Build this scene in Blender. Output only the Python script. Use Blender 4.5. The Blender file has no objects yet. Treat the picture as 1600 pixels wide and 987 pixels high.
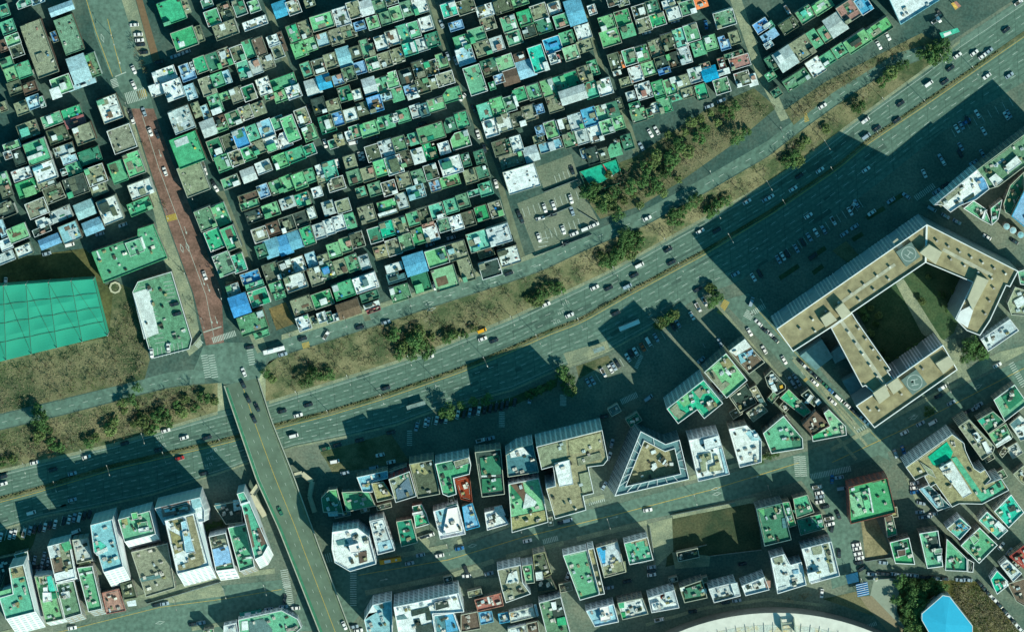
import bpy, math, random
from mathutils import Vector
random.seed(7)
scene = bpy.context.scene
# ------------------------------------------------------------ scale and camera
S = 0.33                      # metres per photo pixel
H = 2400.0                    # survey aircraft height
NX, NY = 670.0, -575.0        # point straight below the camera, in photo pixels
CX, CY = (NX-800)*S, (493.5-NY)*S
cam = bpy.data.objects.new('camera', bpy.data.cameras.new('camera'))
scene.collection.objects.link(cam); scene.camera = cam
cam.location = (CX, CY, H); cam.rotation_euler = (0, 0, 0)
cam.data.sensor_width = 36; cam.data.lens = 36*H/(1600*S)
cam.data.shift_x = (800-NX)/1600; cam.data.shift_y = -(493.5-NY)/1600
cam.data.clip_start = 10; cam.data.clip_end = 6000
# ------------------------------------------------------------ light
SUN_EL = math.radians(35.5); AZ = (0.69, -0.724)
world = bpy.data.worlds.new('World'); scene.world = world; world.use_nodes = True
wn = world.node_tree.nodes; wl = world.node_tree.links
bg = wn['Background']; sky = wn.new('ShaderNodeTexSky'); sky.sky_type = 'NISHITA'; sky.sun_disc = False
sky.sun_elevation = SUN_EL; sky.sun_rotation = math.atan2(AZ[0], AZ[1])
tint = wn.new('ShaderNodeMix'); tint.data_type = 'RGBA'; tint.blend_type = 'MULTIPLY'
tint.inputs[0].default_value = 1.0; tint.inputs[7].default_value = (0.14, 0.70, 0.62, 1)
wl.new(sky.outputs[0], tint.inputs[6]); wl.new(tint.outputs[2], bg.inputs[0]); bg.inputs[1].default_value = 0.10
sun = bpy.data.objects.new('sun', bpy.data.lights.new('sun', 'SUN')); scene.collection.objects.link(sun)
sun.data.energy = 3.75; sun.data.angle = math.radians(0.5); sun.data.color = (0.93, 0.97, 0.74)
d = Vector((-AZ[0]*math.cos(SUN_EL), -AZ[1]*math.cos(SUN_EL), -math.sin(SUN_EL)))
sun.rotation_euler = d.to_track_quat('-Z', 'Y').to_euler(); sun.location = (200, -250, 400)
scene.view_settings.view_transform = 'Standard'; scene.view_settings.look = 'None'
scene.view_settings.exposure = 0.60; scene.view_settings.gamma = 1
KIL = (1.0, 1.15, 0.95)       # display value of a white sheet in full sun (calibrated)
C = scene.collection
# ------------------------------------------------------------ helpers
def zup(px):                  # northern terrace stands above the highway, sinking to its level in the east
    return 5.0 if px < 1150 else max(0.25, 5.0-(px-1150)*4.75/290)
def P(px, py, z=0.0):
    gx, gy = (px-800)*S, (493.5-py)*S; k = (H-z)/H
    return (CX+(gx-CX)*k, CY+(gy-CY)*k, z)
def lin(c):
    c /= 255.0
    return c/12.92 if c <= .04045 else ((c+.055)/1.055)**2.4
_m = {}
def mat(name, rgb, var=.12, stain=.25, scale=.35, rough=.8, spec=.2, alb=None, metal=0):
    if name in _m: return _m[name]
    m = bpy.data.materials.new(name); m.use_nodes = True; n = m.node_tree.nodes; l = m.node_tree.links
    b = n['Principled BSDF']; b.inputs['Roughness'].default_value = rough; b.inputs['Specular IOR Level'].default_value = spec
    b.inputs['Metallic'].default_value = metal
    a = alb or tuple(min(.82, lin(v)/k) for v, k in zip(rgb, KIL))
    g = n.new('ShaderNodeNewGeometry'); t = n.new('ShaderNodeTexNoise'); t.inputs['Scale'].default_value = scale
    t.inputs['Detail'].default_value = 6; t.inputs['Roughness'].default_value = .65
    l.new(g.outputs['Position'], t.inputs['Vector'])
    r = n.new('ShaderNodeMapRange'); r.inputs[1].default_value = .35; r.inputs[2].default_value = .68
    r.inputs[3].default_value = 1-stain; r.inputs[4].default_value = 1+stain*.55
    l.new(t.outputs[0], r.inputs[0])
    oi = n.new('ShaderNodeObjectInfo'); r2 = n.new('ShaderNodeMapRange'); r2.inputs[3].default_value = 1-var; r2.inputs[4].default_value = 1+var
    l.new(oi.outputs['Random'], r2.inputs[0])
    mu = n.new('ShaderNodeMath'); mu.operation = 'MULTIPLY'; l.new(r.outputs[0], mu.inputs[0]); l.new(r2.outputs[0], mu.inputs[1])
    v = n.new('ShaderNodeVectorMath'); v.operation = 'SCALE'; v.inputs[0].default_value = a; l.new(mu.outputs[0], v.inputs[3])
    if var > 0 and stain > .15:      # fading differs from object to object, grime collects in fine blotches
        t3 = n.new('ShaderNodeTexNoise'); t3.inputs['Scale'].default_value = scale*4.5; t3.inputs['Detail'].default_value = 4; l.new(g.outputs['Position'], t3.inputs['Vector'])
        r3 = n.new('ShaderNodeMapRange'); r3.inputs[1].default_value = .3; r3.inputs[2].default_value = .62; r3.inputs[3].default_value = 1-stain*1.1; r3.inputs[4].default_value = 1.2; l.new(t3.outputs[0], r3.inputs[0])
        m4 = n.new('ShaderNodeMath'); m4.operation = 'MULTIPLY'; l.new(mu.outputs[0], m4.inputs[0]); l.new(r3.outputs[0], m4.inputs[1]); l.new(m4.outputs[0], v.inputs[3])
        hs = n.new('ShaderNodeHueSaturation'); f5 = n.new('ShaderNodeMath'); f5.operation = 'MULTIPLY'; f5.inputs[1].default_value = 7.31; f6 = n.new('ShaderNodeMath'); f6.operation = 'FRACT'
        l.new(oi.outputs['Random'], f5.inputs[0]); l.new(f5.outputs[0], f6.inputs[0])
        q1 = n.new('ShaderNodeMapRange'); q1.inputs[3].default_value = .72; q1.inputs[4].default_value = 1.1; l.new(f6.outputs[0], q1.inputs[0]); l.new(q1.outputs[0], hs.inputs['Saturation'])
        q2 = n.new('ShaderNodeMapRange'); q2.inputs[3].default_value = .482; q2.inputs[4].default_value = .515; l.new(oi.outputs['Random'], q2.inputs[0]); l.new(q2.outputs[0], hs.inputs['Hue'])
        l.new(v.outputs[0], hs.inputs['Color']); l.new(hs.outputs[0], b.inputs['Base Color'])
    else: l.new(v.outputs[0], b.inputs['Base Color'])
    _m[name] = m; return m
def mat2(name, c1, c2, s1=.05, s2=.8, lo=.42, hi=.6, rough=.9, bump=0):
    """two-tone natural ground: colours mixed by a broad noise, broken up by a fine one"""
    if name in _m: return _m[name]
    m = bpy.data.materials.new(name); m.use_nodes = True; n = m.node_tree.nodes; l = m.node_tree.links
    b = n['Principled BSDF']; b.inputs['Roughness'].default_value = rough; b.inputs['Specular IOR Level'].default_value = .15
    g = n.new('ShaderNodeNewGeometry')
    t1 = n.new('ShaderNodeTexNoise'); t1.inputs['Scale'].default_value = s1; t1.inputs['Detail'].default_value = 8; t1.inputs['Roughness'].default_value = .7
    t2 = n.new('ShaderNodeTexNoise'); t2.inputs['Scale'].default_value = s2; t2.inputs['Detail'].default_value = 5
    l.new(g.outputs['Position'], t1.inputs[0]); l.new(g.outputs['Position'], t2.inputs[0])
    r = n.new('ShaderNodeMapRange'); r.inputs[1].default_value = lo; r.inputs[2].default_value = hi; l.new(t1.outputs[0], r.inputs[0])
    mx = n.new('ShaderNodeMix'); mx.data_type = 'RGBA'
    mx.inputs[6].default_value = tuple(lin(v)/k for v, k in zip(c1, KIL))+(1,)
    mx.inputs[7].default_value = tuple(lin(v)/k for v, k in zip(c2, KIL))+(1,)
    l.new(r.outputs[0], mx.inputs[0])
    r2 = n.new('ShaderNodeMapRange'); r2.inputs[1].default_value = .3; r2.inputs[2].default_value = .7; r2.inputs[3].default_value = .72; r2.inputs[4].default_value = 1.25
    l.new(t2.outputs[0], r2.inputs[0])
    v = n.new('ShaderNodeVectorMath'); v.operation = 'SCALE'; l.new(mx.outputs[2], v.inputs[0]); l.new(r2.outputs[0], v.inputs[3])
    l.new(v.outputs[0], b.inputs['Base Color'])
    _m[name] = m; return m
PAL = {  # colour as seen in full sun, and its word
 'g': ((72,176,122), 'green'), 'l': ((110,196,134), 'pale green'), 'v': ((44,178,128), 'vivid green'), 'k': ((46,136,102), 'dark green'),
 't': ((60,196,160), 'turquoise'), 'e': ((98,156,116), 'dull green'), 'b': ((84,172,204), 'blue'), 'B': ((30,152,202), 'bright blue'),
 'c': ((140,202,208), 'light blue'), 'w': ((214,236,226), 'white'), 'y': ((180,206,200), 'light grey'), 's': ((140,156,124), 'bare concrete'),
 'd': ((94,114,88), 'dark olive'), 'o': ((106,94,76), 'brown'), 'r': ((170,76,72), 'red'), 'p': ((168,122,104), 'salmon'),
 'z': ((58,84,74), 'charcoal'), 'n': ((232,124,70), 'orange'), 'q': ((80,134,132), 'grey teal'), 'x': ((156,162,114), 'sandy'), 'C': ((52,182,208), 'sky blue'), 'R': ((136,70,48), 'rust red'), 'Y': ((215,184,80), 'yellow')}
def RM(k): return mat('roof_paint_'+PAL[k][1].replace(' ', '_'), PAL[k][0], stain=.4 if k in 'sdexz' else .3, scale=.5)
WALLM = [mat('plaster_wall_cream', (152,170,148)), mat('plaster_wall_grey', (120,142,132)), mat('brick_wall_brown', (104,96,82)), mat('plaster_wall_white', (190,208,198))]
PARA = [mat('parapet_concrete', (176,190,166), stain=.15), mat('parapet_white', (224,238,228), stain=.12), mat('parapet_dark', (126,142,120), stain=.15)]
GLASS = mat('window_glass', (70,110,120), rough=.15, spec=.6, stain=.1)
_cube = {}
def piece(name, m, parent, O, x, y, z, w, d_, h_, r=0):
    """a small box sharing one unit mesh"""
    if m.name not in _cube:
        me = bpy.data.meshes.new(name); me.from_pydata([(a, b_, c) for c in (0, 1) for a, b_ in ((-.5, -.5), (.5, -.5), (.5, .5), (-.5, .5))], [], [(3, 2, 1, 0), (4, 5, 6, 7), (0, 1, 5, 4), (1, 2, 6, 5), (2, 3, 7, 6), (3, 0, 4, 7)]); me.materials.append(m); _cube[m.name] = me
    o = bpy.data.objects.new(name, _cube[m.name]); C.objects.link(o); o.parent = parent
    o.location = (x-O[0], y-O[1], z-O[2]); o.scale = (w, d_, h_); o.rotation_euler = (0, 0, r); return o
class MB:
    def __init__(s): s.v = []; s.f = []
    def quad(s, *p):
        n = len(s.v); s.v += [tuple(q) for q in p]; s.f.append(tuple(range(n, n+len(p)))); return s
    def prism(s, top, zt, bot, zb, cap=True, under=False):
        n = len(s.v); k = len(top)
        s.v += [(p[0], p[1], zt) for p in top]+[(p[0], p[1], zb) for p in bot]
        for i in range(k):
            j = (i+1) % k; s.f.append((n+i, n+k+i, n+k+j, n+j))
        if cap: s.f.append(tuple(range(n, n+k)))
        if under: s.f.append(tuple(range(n+2*k-1, n+k-1, -1)))
        return s
    def box(s, x, y, z0, z1, w, dd, r=0, tw=1, td=1):
        return s.prism(rect(x, y, w*tw, dd*td, r), z1, rect(x, y, w, dd, r), z0, True, True)
    def ring(s, poly, t, z0, z1, under=False):
        a = ccw(poly); b = inset(a, t); k = len(a); n = len(s.v)
        s.v += [(p[0], p[1], z0) for p in a]+[(p[0], p[1], z1) for p in a]+[(p[0], p[1], z1) for p in b]+[(p[0], p[1], z0) for p in b]
        for i in range(k):
            j = (i+1) % k
            s.f += [(n+i, n+j, n+k+j, n+k+i), (n+k+i, n+k+j, n+2*k+j, n+2*k+i), (n+2*k+i, n+2*k+j, n+3*k+j, n+3*k+i)]
        return s
    def tube(s, p0, p1, r0, r1=None, n=6):
        r1 = r0 if r1 is None else r1
        a = Vector(p0); b = Vector(p1); dv = (b-a).normalized(); u = dv.orthogonal().normalized(); w = dv.cross(u); k = len(s.v)
        for c, r in ((a, r0), (b, r1)):
            for i in range(n):
                t = 2*math.pi*i/n; s.v.append(tuple(c+u*math.cos(t)*r+w*math.sin(t)*r))
        for i in range(n):
            j = (i+1) % n; s.f.append((k+i, k+j, k+n+j, k+n+i))
        s.f.append(tuple(range(k+n, k+2*n))); s.f.append(tuple(range(k+n-1, k-1, -1)))
        return s
    def build(s, name, m, parent=None, off=(0, 0, 0), smooth=False):
        me = bpy.data.meshes.new(name); me.from_pydata([(a-off[0], b-off[1], c-off[2]) for a, b, c in s.v], [], s.f)
        me.materials.append(m); me.update()
        if smooth:
            for p in me.polygons: p.use_smooth = True
        o = bpy.data.objects.new(name, me); C.objects.link(o)
        if parent: o.parent = parent
        else: o.location = off
        return o
def rect(x, y, w, dd, r=0):
    c, s_ = math.cos(r), math.sin(r)
    return [(x+a*w/2*c-b*dd/2*s_, y+a*w/2*s_+b*dd/2*c) for a, b in ((-1, -1), (1, -1), (1, 1), (-1, 1))]
def area(p): return sum(p[i][0]*p[(i+1) % len(p)][1]-p[(i+1) % len(p)][0]*p[i][1] for i in range(len(p)))/2
def ccw(p): return list(p) if area(p) > 0 else list(reversed(p))
def inset(p, t):
    out = []; n = len(p)
    for i in range(n):
        a, b, c = p[i-1], p[i], p[(i+1) % n]
        e1 = (b[0]-a[0], b[1]-a[1]); e2 = (c[0]-b[0], c[1]-b[1])
        l1 = math.hypot(*e1) or 1; l2 = math.hypot(*e2) or 1
        n1 = (-e1[1]/l1, e1[0]/l1); n2 = (-e2[1]/l2, e2[0]/l2)
        k = max(.35, 1+n1[0]*n2[0]+n1[1]*n2[1])
        out.append((b[0]+t*(n1[0]+n2[0])/k, b[1]+t*(n1[1]+n2[1])/k))
    return out
def cent(p): return (sum(q[0] for q in p)/len(p), sum(q[1] for q in p)/len(p))
def inside(pt, poly):
    x, y = pt; r = False; j = len(poly)-1
    for i in range(len(poly)):
        xi, yi = poly[i][:2]; xj, yj = poly[j][:2]
        if (yi > y) != (yj > y) and x < (xj-xi)*(y-yi)/(yj-yi)+xi: r = not r
        j = i
    return r
def thing(name, loc=(0, 0, 0), label=None, cat=None, group=None, rz=0):
    o = bpy.data.objects.new(name, None); C.objects.link(o); o.location = loc; o.rotation_euler = (0, 0, rz); o.empty_display_size = .5
    tag(o, label, cat, group); return o
def tag(o, label=None, cat=None, group=None, kind=None):
    if label: o['label'] = label
    if cat: o['category'] = cat
    if group: o['group'] = group
    if kind: o['kind'] = kind
    return o
def dup(root, loc, rz, label, group=None):
    r = root.copy(); C.objects.link(r); r.location = loc; r.rotation_euler = (0, 0, rz); r['label'] = label
    if group: r['group'] = group
    for ch in list(root.children):
        c = ch.copy(); C.objects.link(c); c.parent = r
        for g in ch.children:
            e = g.copy(); C.objects.link(e); e.parent = c
    return r
def nth(n):
    return '%d%s' % (n, 'th' if 10 <= n % 100 <= 20 else {1: 'st', 2: 'nd', 3: 'rd'}.get(n % 10, 'th'))
def interp(tab, x):
    if x <= tab[0][0]:
        a, b = tab[0], tab[1]
    elif x >= tab[-1][0]:
        a, b = tab[-2], tab[-1]
    else:
        for a, b in zip(tab, tab[1:]):
            if a[0] <= x <= b[0]: break
    return a[1]+(b[1]-a[1])*(x-a[0])/(b[0]-a[0])
# ------------------------------------------------------------ ground lines (photo pixels)
MED = [(-60, 792), (0, 779), (51, 766), (177, 728), (354, 687), (430, 665), (514, 644), (597, 619), (716, 578), (800, 544), (858, 518), (909, 499), (982, 457), (1099, 394), (1208, 328), (1311, 258), (1352, 223), (1443, 162), (1600, 53), (1660, 12)]
HN = [(-60, 747), (0, 733), (180, 691), (347, 640), (420, 626), (537, 589), (666, 548), (800, 494), (952, 422), (1079, 351), (1200, 284), (1251, 250), (1342, 182), (1453, 101), (1500, 62), (1660, -45)]
HS = [(-60, 842), (0, 826), (67, 805), (133, 794), (234, 772), (350, 735), (456, 697), (542, 680), (620, 662), (673, 642), (800, 608), (880, 572), (949, 548), (1028, 505), (1091, 464), (1154, 440), (1260, 370), (1364, 293), (1471, 207), (1544, 162), (1660, 92)]
FS = [(-60, 688), (0, 672), (100, 648), (200, 622), (270, 604), (340, 598), (402, 598), (418, 566), (430, 559), (500, 537), (600, 505), (700, 472), (800, 440), (850, 422), (900, 398), (950, 376), (1010, 352), (1100, 303), (1200, 245), (1250, 206), (1300, 170), (1350, 135), (1400, 108), (1445, 92), (1500, 56), (1660, -50)]
def strip(name, m, top, bot, x0, x1, zt, zb, step=20, kind='structure'):
    b = MB(); x = x0; prev = None
    while x <= x1+.01:
        a = P(x, interp(top, x), zt(x)); c = P(x, interp(bot, x), zb(x))
        if prev: b.quad(prev[1], c, a, prev[0])
        prev = (a, c); x += step
    o = b.build(name, m); tag(o, kind=kind); return o
ASPH = mat2('asphalt', (86,119,102), (100,132,114), .03, .5, .35, .65)
ASPH2 = mat2('asphalt_side_street', (84,110,94), (120,134,112), .035, .9, .4, .62)
CONC = mat2('paving_concrete', (120,138,112), (148,162,128), .12, 1.4)
SOIL = mat2('dry_grass_and_soil', (118,122,88), (66,86,56), .07, 1.6)
LAWN = mat2('dark_lawn', (52,84,54), (74,98,64), .08, 1.0)
LINE = mat('road_paint_white', (178,200,182), stain=.3, scale=1.2, var=0)
LINEY = mat('road_paint_yellow', (186,170,84), stain=.3, scale=1.2, var=0)
Z0 = lambda x: 0.0
g = MB().quad((-900, -900, -.03), (900, -900, -.03), (900, 900, -.03), (-900, 900, -.03)).build('ground', ASPH2); tag(g, kind='structure')
strip('highway', ASPH, HN, HS, -60, 1660, lambda x: .004, lambda x: .004)
LANE = mat2('lane_asphalt', (58,90,80), (92,114,98), .035, .9, .42, .66)
strip('terrace_ground', LANE, [(-60, -120), (1660, -120)], FS, -60, 1660, zup, zup)
strip('bank_slope', SOIL, FS, HN, -60, 340, lambda x: zup(x)-.01, lambda x: .02)
strip('bank_slope', SOIL, FS, HN, 415, 1490, lambda x: zup(x)-.01, lambda x: .02)
strip('bank_slope', CONC, FS, HN, 340, 415, lambda x: zup(x)-.01, lambda x: .02, step=15)
def clipx(poly, a, keep_right):
    out = []
    for k in range(len(poly)):
        p0, p1 = poly[k-1], poly[k]; i0 = (p0[0] >= a) == keep_right or p0[0] == a; i1 = (p1[0] >= a) == keep_right or p1[0] == a
        if i0 != i1:
            t = (a-p0[0])/(p1[0]-p0[0]); out.append((a, p0[1]+(p1[1]-p0[1])*t))
        if i1: out.append(p1)
    return out
def flat(name, m, pts, dz=.01, kind='structure', base=None, **kw):
    poly = [(pts[i], pts[i+1]) for i in range(0, len(pts), 2)]; x0, x1 = min(q[0] for q in poly), max(q[0] for q in poly); b = MB()
    cuts = [x0, x1] if base is not None or x1 < 1140 else [x0]+[x for x in range(1150, 1460, 20) if x0 < x < x1]+[x1]
    for a, c in zip(cuts, cuts[1:]):
        q = clipx(clipx(poly, a, True), c, False)
        if len(q) < 3: continue
        v = [P(x, y, (zup(x) if base is None else base)+dz) for x, y in q]
        if area(v) < 0: v.reverse()
        b.quad(*v)
    o = b.build(name, m); tag(o, kind=kind, **kw); return o
def off(tab, o): return [(x, y+o) for x, y in tab]
# frontage road along the terrace edge, its pavement, verges
strip('frontage_road', ASPH, off(FS, -24), off(FS, -2), -60, 330, lambda x: zup(x)+.006, lambda x: zup(x)+.006)
strip('frontage_road', ASPH, off(FS, -25), off(FS, -2), 420, 1450, lambda x: zup(x)+.006, lambda x: zup(x)+.006)
strip('pavement', CONC, off(FS, -33), off(FS, -25), 440, 880, lambda x: zup(x)+.12, lambda x: zup(x)+.12)
strip('shoulder', CONC, HN, off(HN, 5), -60, 345, lambda x: .012, lambda x: .012)
strip('shoulder', CONC, HN, off(HN, 5), 420, 1500, lambda x: .012, lambda x: .012)
strip('kerb', CONC, off(HS, 0), off(HS, 3), -60, 1020, lambda x: .12, lambda x: .12)
flat('red_road', mat2('red_asphalt', (134,110,94), (108,90,76), .15, 1.1), (205,170, 240,170, 268,250, 306,346, 346,455, 350,535, 322,540, 302,458, 266,359, 230,250), .012)
flat('main_road', ASPH, (125,-30, 190,-30, 212,60, 240,170, 205,170, 172,116, 150,60), .010)
flat('junction', ASPH, (318,540, 352,535, 400,535, 420,556, 402,598, 350,600, 330,590, 300,585), .014)
flat('parking_strip', CONC, (184,-20, 206,-20, 238,98, 222,104), .016)
flat('brown_paving', mat('brown_paving', (122,106,78), stain=.2, scale=.8, var=0), (207,-20, 217,-20, 250,94, 239,98), .016)
flat('pavement', CONC, (192,165, 203,172, 228,250, 264,359, 300,458, 316,540, 296,556, 276,520, 262,430, 240,330, 215,250), .022)
flat('pavement', CONC, (352,440, 362,470, 392,530, 402,552, 418,545, 400,500, 384,480, 364,440), .022)
flat('upper_bank', SOIL, (-40,566, 170,527, 178,440, 205,450, 234,562, 226,592, 100,622, -40,655), .02)
flat('field', mat2('rough_field', (92,98,60), (60,74,46), .06, .9), (-40,412, 60,398, 130,388, 146,400, 165,445, 178,440, 172,530, -40,575), .016)
flat('wooded_ground', SOIL, (903,292, 945,262, 990,246, 1060,200, 1105,170, 1178,138, 1214,168, 1150,222, 1060,286, 1000,322, 938,342), .02)
flat('verge', SOIL, (1226,172, 1290,128, 1400,72, 1440,52, 1462,66, 1400,84, 1300,146, 1240,196), .02)
CPK = mat2('car_park_asphalt', (104,122,100), (122,136,112), .1, 1.2)
flat('car_park_surface', CPK, (808,318, 900,282, 935,345, 900,362, 838,398, 820,352), .02)
flat('car_park_surface', CPK, (836,262, 893,241, 903,275, 850,296), .024)
flat('lane_surface', CONC, (1134,-20, 1152,-20, 1190,92, 1216,150, 1232,185, 1220,190, 1180,112), .02)
for a in ((404,-20, 414,-20, 446,80, 500,270, 530,370, 580,500, 570,502, 520,370, 490,270, 436,80), (662,-20, 672,-20, 722,140, 748,190, 790,300, 822,405, 812,410, 780,300, 738,190, 712,140),
          (898,-20, 906,-20, 945,110, 988,200, 1000,240, 990,240, 976,200, 936,110), (338,300, 350,298, 382,380, 410,470, 400,470, 370,380)):
    flat('alley', mat('alley_concrete', (112,128,102), stain=.35, scale=.3, var=0), a, .014)
flat('earth_lot', mat2('earth_lot', (128,118,74), (96,96,64), .1, 1.), (420,482, 446,472, 462,505, 432,516), .03)
# southern side
flat('street', ASPH, (452,985, 470,905, 560,880, 700,862, 820,815, 960,788, 1120,745, 1260,705, 1420,640, 1600,560, 1640,545, 1640,580, 1600,600, 1430,690, 1290,740, 1100,792, 960,822, 820,862, 700,890, 600,918, 540,985), .008, base=0)
flat('street', ASPH, (1128,470, 1170,458, 1230,515, 1300,600, 1380,690, 1392,720, 1364,706, 1290,640, 1215,560), .010, base=0)
flat('street', ASPH, (1240,735, 1300,715, 1345,800, 1340,905, 1300,920, 1290,800), .012, base=0)
flat('street', ASPH, (-40,990, 90,990, 250,940, 340,915, 440,905, 470,985, 470,1010, -40,1030), .010, base=0)
flat('pavement', CONC, (1237,556, 1250,560, 1345,668, 1338,672), .016, base=0)
flat('courtyard_lawn', LAWN, (1330,470, 1450,400, 1525,440, 1490,520, 1395,590), .02, base=0)
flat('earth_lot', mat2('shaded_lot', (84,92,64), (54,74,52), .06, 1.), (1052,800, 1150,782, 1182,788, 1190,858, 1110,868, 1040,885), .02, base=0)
flat('concrete_lot', CONC, (1012,818, 1050,808, 1052,860, 1022,888), .022, base=0)
flat('sand_lot', mat2('sandy_lot', (146,146,108), (116,120,88), .15, 1.), (1345,812, 1368,808, 1392,858, 1380,872, 1352,870), .02, base=0)
flat('plaza', mat('plaza_stone', (142,162,140), stain=.12, scale=.3, var=0), (1366,902, 1408,902, 1400,960, 1430,1000, 1400,1000, 1356,945), .02, base=0)
flat('brick_path', mat('brick_path', (140,138,108), stain=.2, scale=1, var=0), (1344,932, 1362,930, 1420,990, 1400,1000, 1352,945), .022, base=0)
flat('park_ground', mat2('park_ground', (54,70,36), (92,94,52), .06, .9), (1406,902, 1530,908, 1600,990, 1600,1010, 1425,1010, 1400,950), .018, base=0)
flat('verge', SOIL, (1285,935, 1345,922, 1385,968, 1330,950), .02, base=0)
flat('green_strip', LAWN, (680,648, 800,620, 872,590, 870,604, 800,634, 700,656), .02, base=0)
flat('green_strip', SOIL, (900,572, 950,555, 956,565, 925,580, 905,592), .02, base=0)
flat('green_strip', LAWN, (-20,845, 60,822, 52,850, 40,870, -20,870), .016, base=0)
flat('verge', SOIL, (500,706, 560,690, 610,676, 640,720, 520,740, 510,720), .014, base=0)
# pavements lining the southern streets, yards and paths
def side(pts, o1, o2, m=CONC, z=.12, base=0):
    b = MB(); q = [(pts[i], pts[i+1]) for i in range(0, len(pts), 2)]
    for i_, ((x0, y0), (x1, y1)) in enumerate(zip(q, q[1:])):
        z += .004; L = math.hypot(x1-x0, y1-y0); nx, ny = -(y1-y0)/L, (x1-x0)/L
        b.quad(P(x0+nx*o2, y0+ny*o2, base+z), P(x1+nx*o2, y1+ny*o2, base+z), P(x1+nx*o1, y1+ny*o1, base+z), P(x0+nx*o1, y0+ny*o1, base+z))
    tag(b.build('pavement', m), kind='structure')
for a in ((548,884, 640,868, 700,856), (716,850, 800,822, 828,812), (842,808, 945,778), (962,774, 1080,750, 1200,716), (1300,706, 1420,642, 1560,570)): side(a, -7, 0)
for a in ((570,922, 700,896, 770,872), (790,866, 880,844), (900,838, 1010,812), (1050,802, 1180,776)): side(a, 0, 8)
side((1010,978, 1100,952, 1200,938, 1290,948), -5, 0); side((-20,1000, 90,974, 220,938, 330,908, 430,896), -9, -1); side((450,962, 380,972, 300,985), 0, 6)
side((1240,560, 1300,630, 1356,694), 0, 4); side((1122,474, 1170,530, 1232,598, 1290,658, 1340,716), 0, 5); side((1432,718, 1420,745, 1440,790, 1480,850), 0, 5)
flat('yard_paving', CONC, (640,840, 655,828, 672,845, 668,862, 650,860), .03, base=0); flat('yard_paving', CONC, (740,905, 790,900, 778,925, 760,935, 742,925), .03, base=0)
flat('yard_paving', CONC, (1050,862, 1110,868, 1108,884, 1055,888), .03, base=0); flat('yard_paving', CONC, (230,925, 345,912, 352,930, 240,945), .03, base=0)
flat('courtyard_path_and_sun_patch', CONC, (1398,440, 1412,436, 1470,528, 1494,545, 1488,556, 1462,540, 1440,520), .058, base=0)  # pale paving path, its colour also standing in for the courtyard's sunlit patch
flat('paved_path', CONC, (1476,538, 1492,528, 1512,575, 1520,590, 1500,600, 1486,560), .05, base=0); flat('paved_path', CONC, (1500,580, 1560,550, 1600,540, 1600,550, 1520,592), .07, base=0)
flat('paved_path', CONC, (880,552, 948,532, 954,548, 890,574), .02, base=0); flat('tree_island', SOIL, (1300,392, 1322,376, 1345,402, 1326,412), .064, base=0)
for q in ((1216,432,1246,412),(1262,402,1288,384),(1352,338,1380,322),(1386,316,1410,300),(1268,424,1284,412),(1330,372,1346,362)):
    flat('planting_bed', LAWN, (q[0],q[1], q[2],q[3], q[2]+4,q[3]+6, q[0]+4,q[1]+6), .1, base=0)
for q in ((470,1,2),):
    pass
# highway markings: one object per carriageway line family
def dashes(name, m, tab, x0, x1, w=.22, dash=8, gap=13, z=None, solid=False, ph=0):
    b = MB(); x = x0+ph
    zf = z or (lambda q: .012)
    while x < x1:
        xe = min(x+(20 if solid else dash), x1)
        p, q = Vector(P(x, interp(tab, x), zf(x))), Vector(P(xe, interp(tab, xe), zf(xe)))
        t = (q-p).normalized(); nn = Vector((-t.y, t.x, 0))*w/2
        b.quad(p-nn, q-nn, q+nn, p+nn); x += 20 if solid else dash+gap
    if b.v: tag(b.build(name, m), kind='structure')
def mixtab(a, b, k): return [(x, interp(a, x)*(1-k)+interp(b, x)*k) for x in range(-60, 1661, 20)]
UP = [mixtab(HN, MED, k) for k in (.2, .46, .71)]
LO = [mixtab(MED, HS, k) for k in (.28, .52, .76)]
WEAR = mat('tyre_wear', (84,118,100), stain=.25, scale=.15, var=0); WEARL = mat('worn_asphalt_pale', (104,136,118), stain=.25, scale=.15, var=0)
for k in (.27, .38, .53, .64, .78, .88): dashes('tyre_track', WEAR, mixtab(HN, MED, k), -60, 1640, solid=True, w=.7, z=lambda x: .007)
for k in (.12, .22, .35, .45, .58, .69, .82): dashes('tyre_track', WEAR, mixtab(MED, HS, k), -60, 1640, solid=True, w=.7, z=lambda x: .007)
for k in (.08, .17): dashes('shoulder_wear', WEARL, mixtab(HN, MED, k), -60, 1640, solid=True, w=1.1, z=lambda x: .008)
rr = random.Random(77); b = MB()
for i in range(70):
    x = rr.uniform(-40, 1600); k = rr.random(); tb, te = (HN, MED) if rr.random() < .5 else (MED, HS); y = interp(tb, x)*(1-k)+interp(te, x)*k; a = math.atan2(-(interp(MED, x+10)-interp(MED, x-10)), 20)
    q = P(x, y, .009); b.quad(*[(c_[0], c_[1], .009) for c_ in rect(q[0], q[1], rr.uniform(3, 16), rr.uniform(.4, 2.8), a)])
tag(b.build('asphalt_patches', mat('asphalt_repair', (72,102,88), stain=.2, var=0)), kind='structure')
b = MB()
for i in range(60):      # transverse joints
    x = -40+i*28; q0, q1 = P(x, interp(HN, x), .0095), P(x+8, interp(HS, x+8), .0095); b.quad((q0[0], q0[1], .0095), (q1[0], q1[1], .0095), (q1[0]+.14, q1[1], .0095), (q0[0]+.14, q0[1], .0095))
tag(b.build('expansion_joints', mat('joint_sealant', (52,80,68), var=0)), kind='structure')
for i, t in enumerate(UP): dashes('lane_marking', LINE, t, -60, 1640, solid=(i == 0), ph=i*9, w=.2)
for i, t in enumerate(LO): dashes('lane_marking', LINE, t, -60, 1640, ph=i*9+4, w=.22)
dashes('lane_marking', LINE, mixtab(MED, HS, .93), -60, 1060, solid=True, w=.15)
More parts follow.
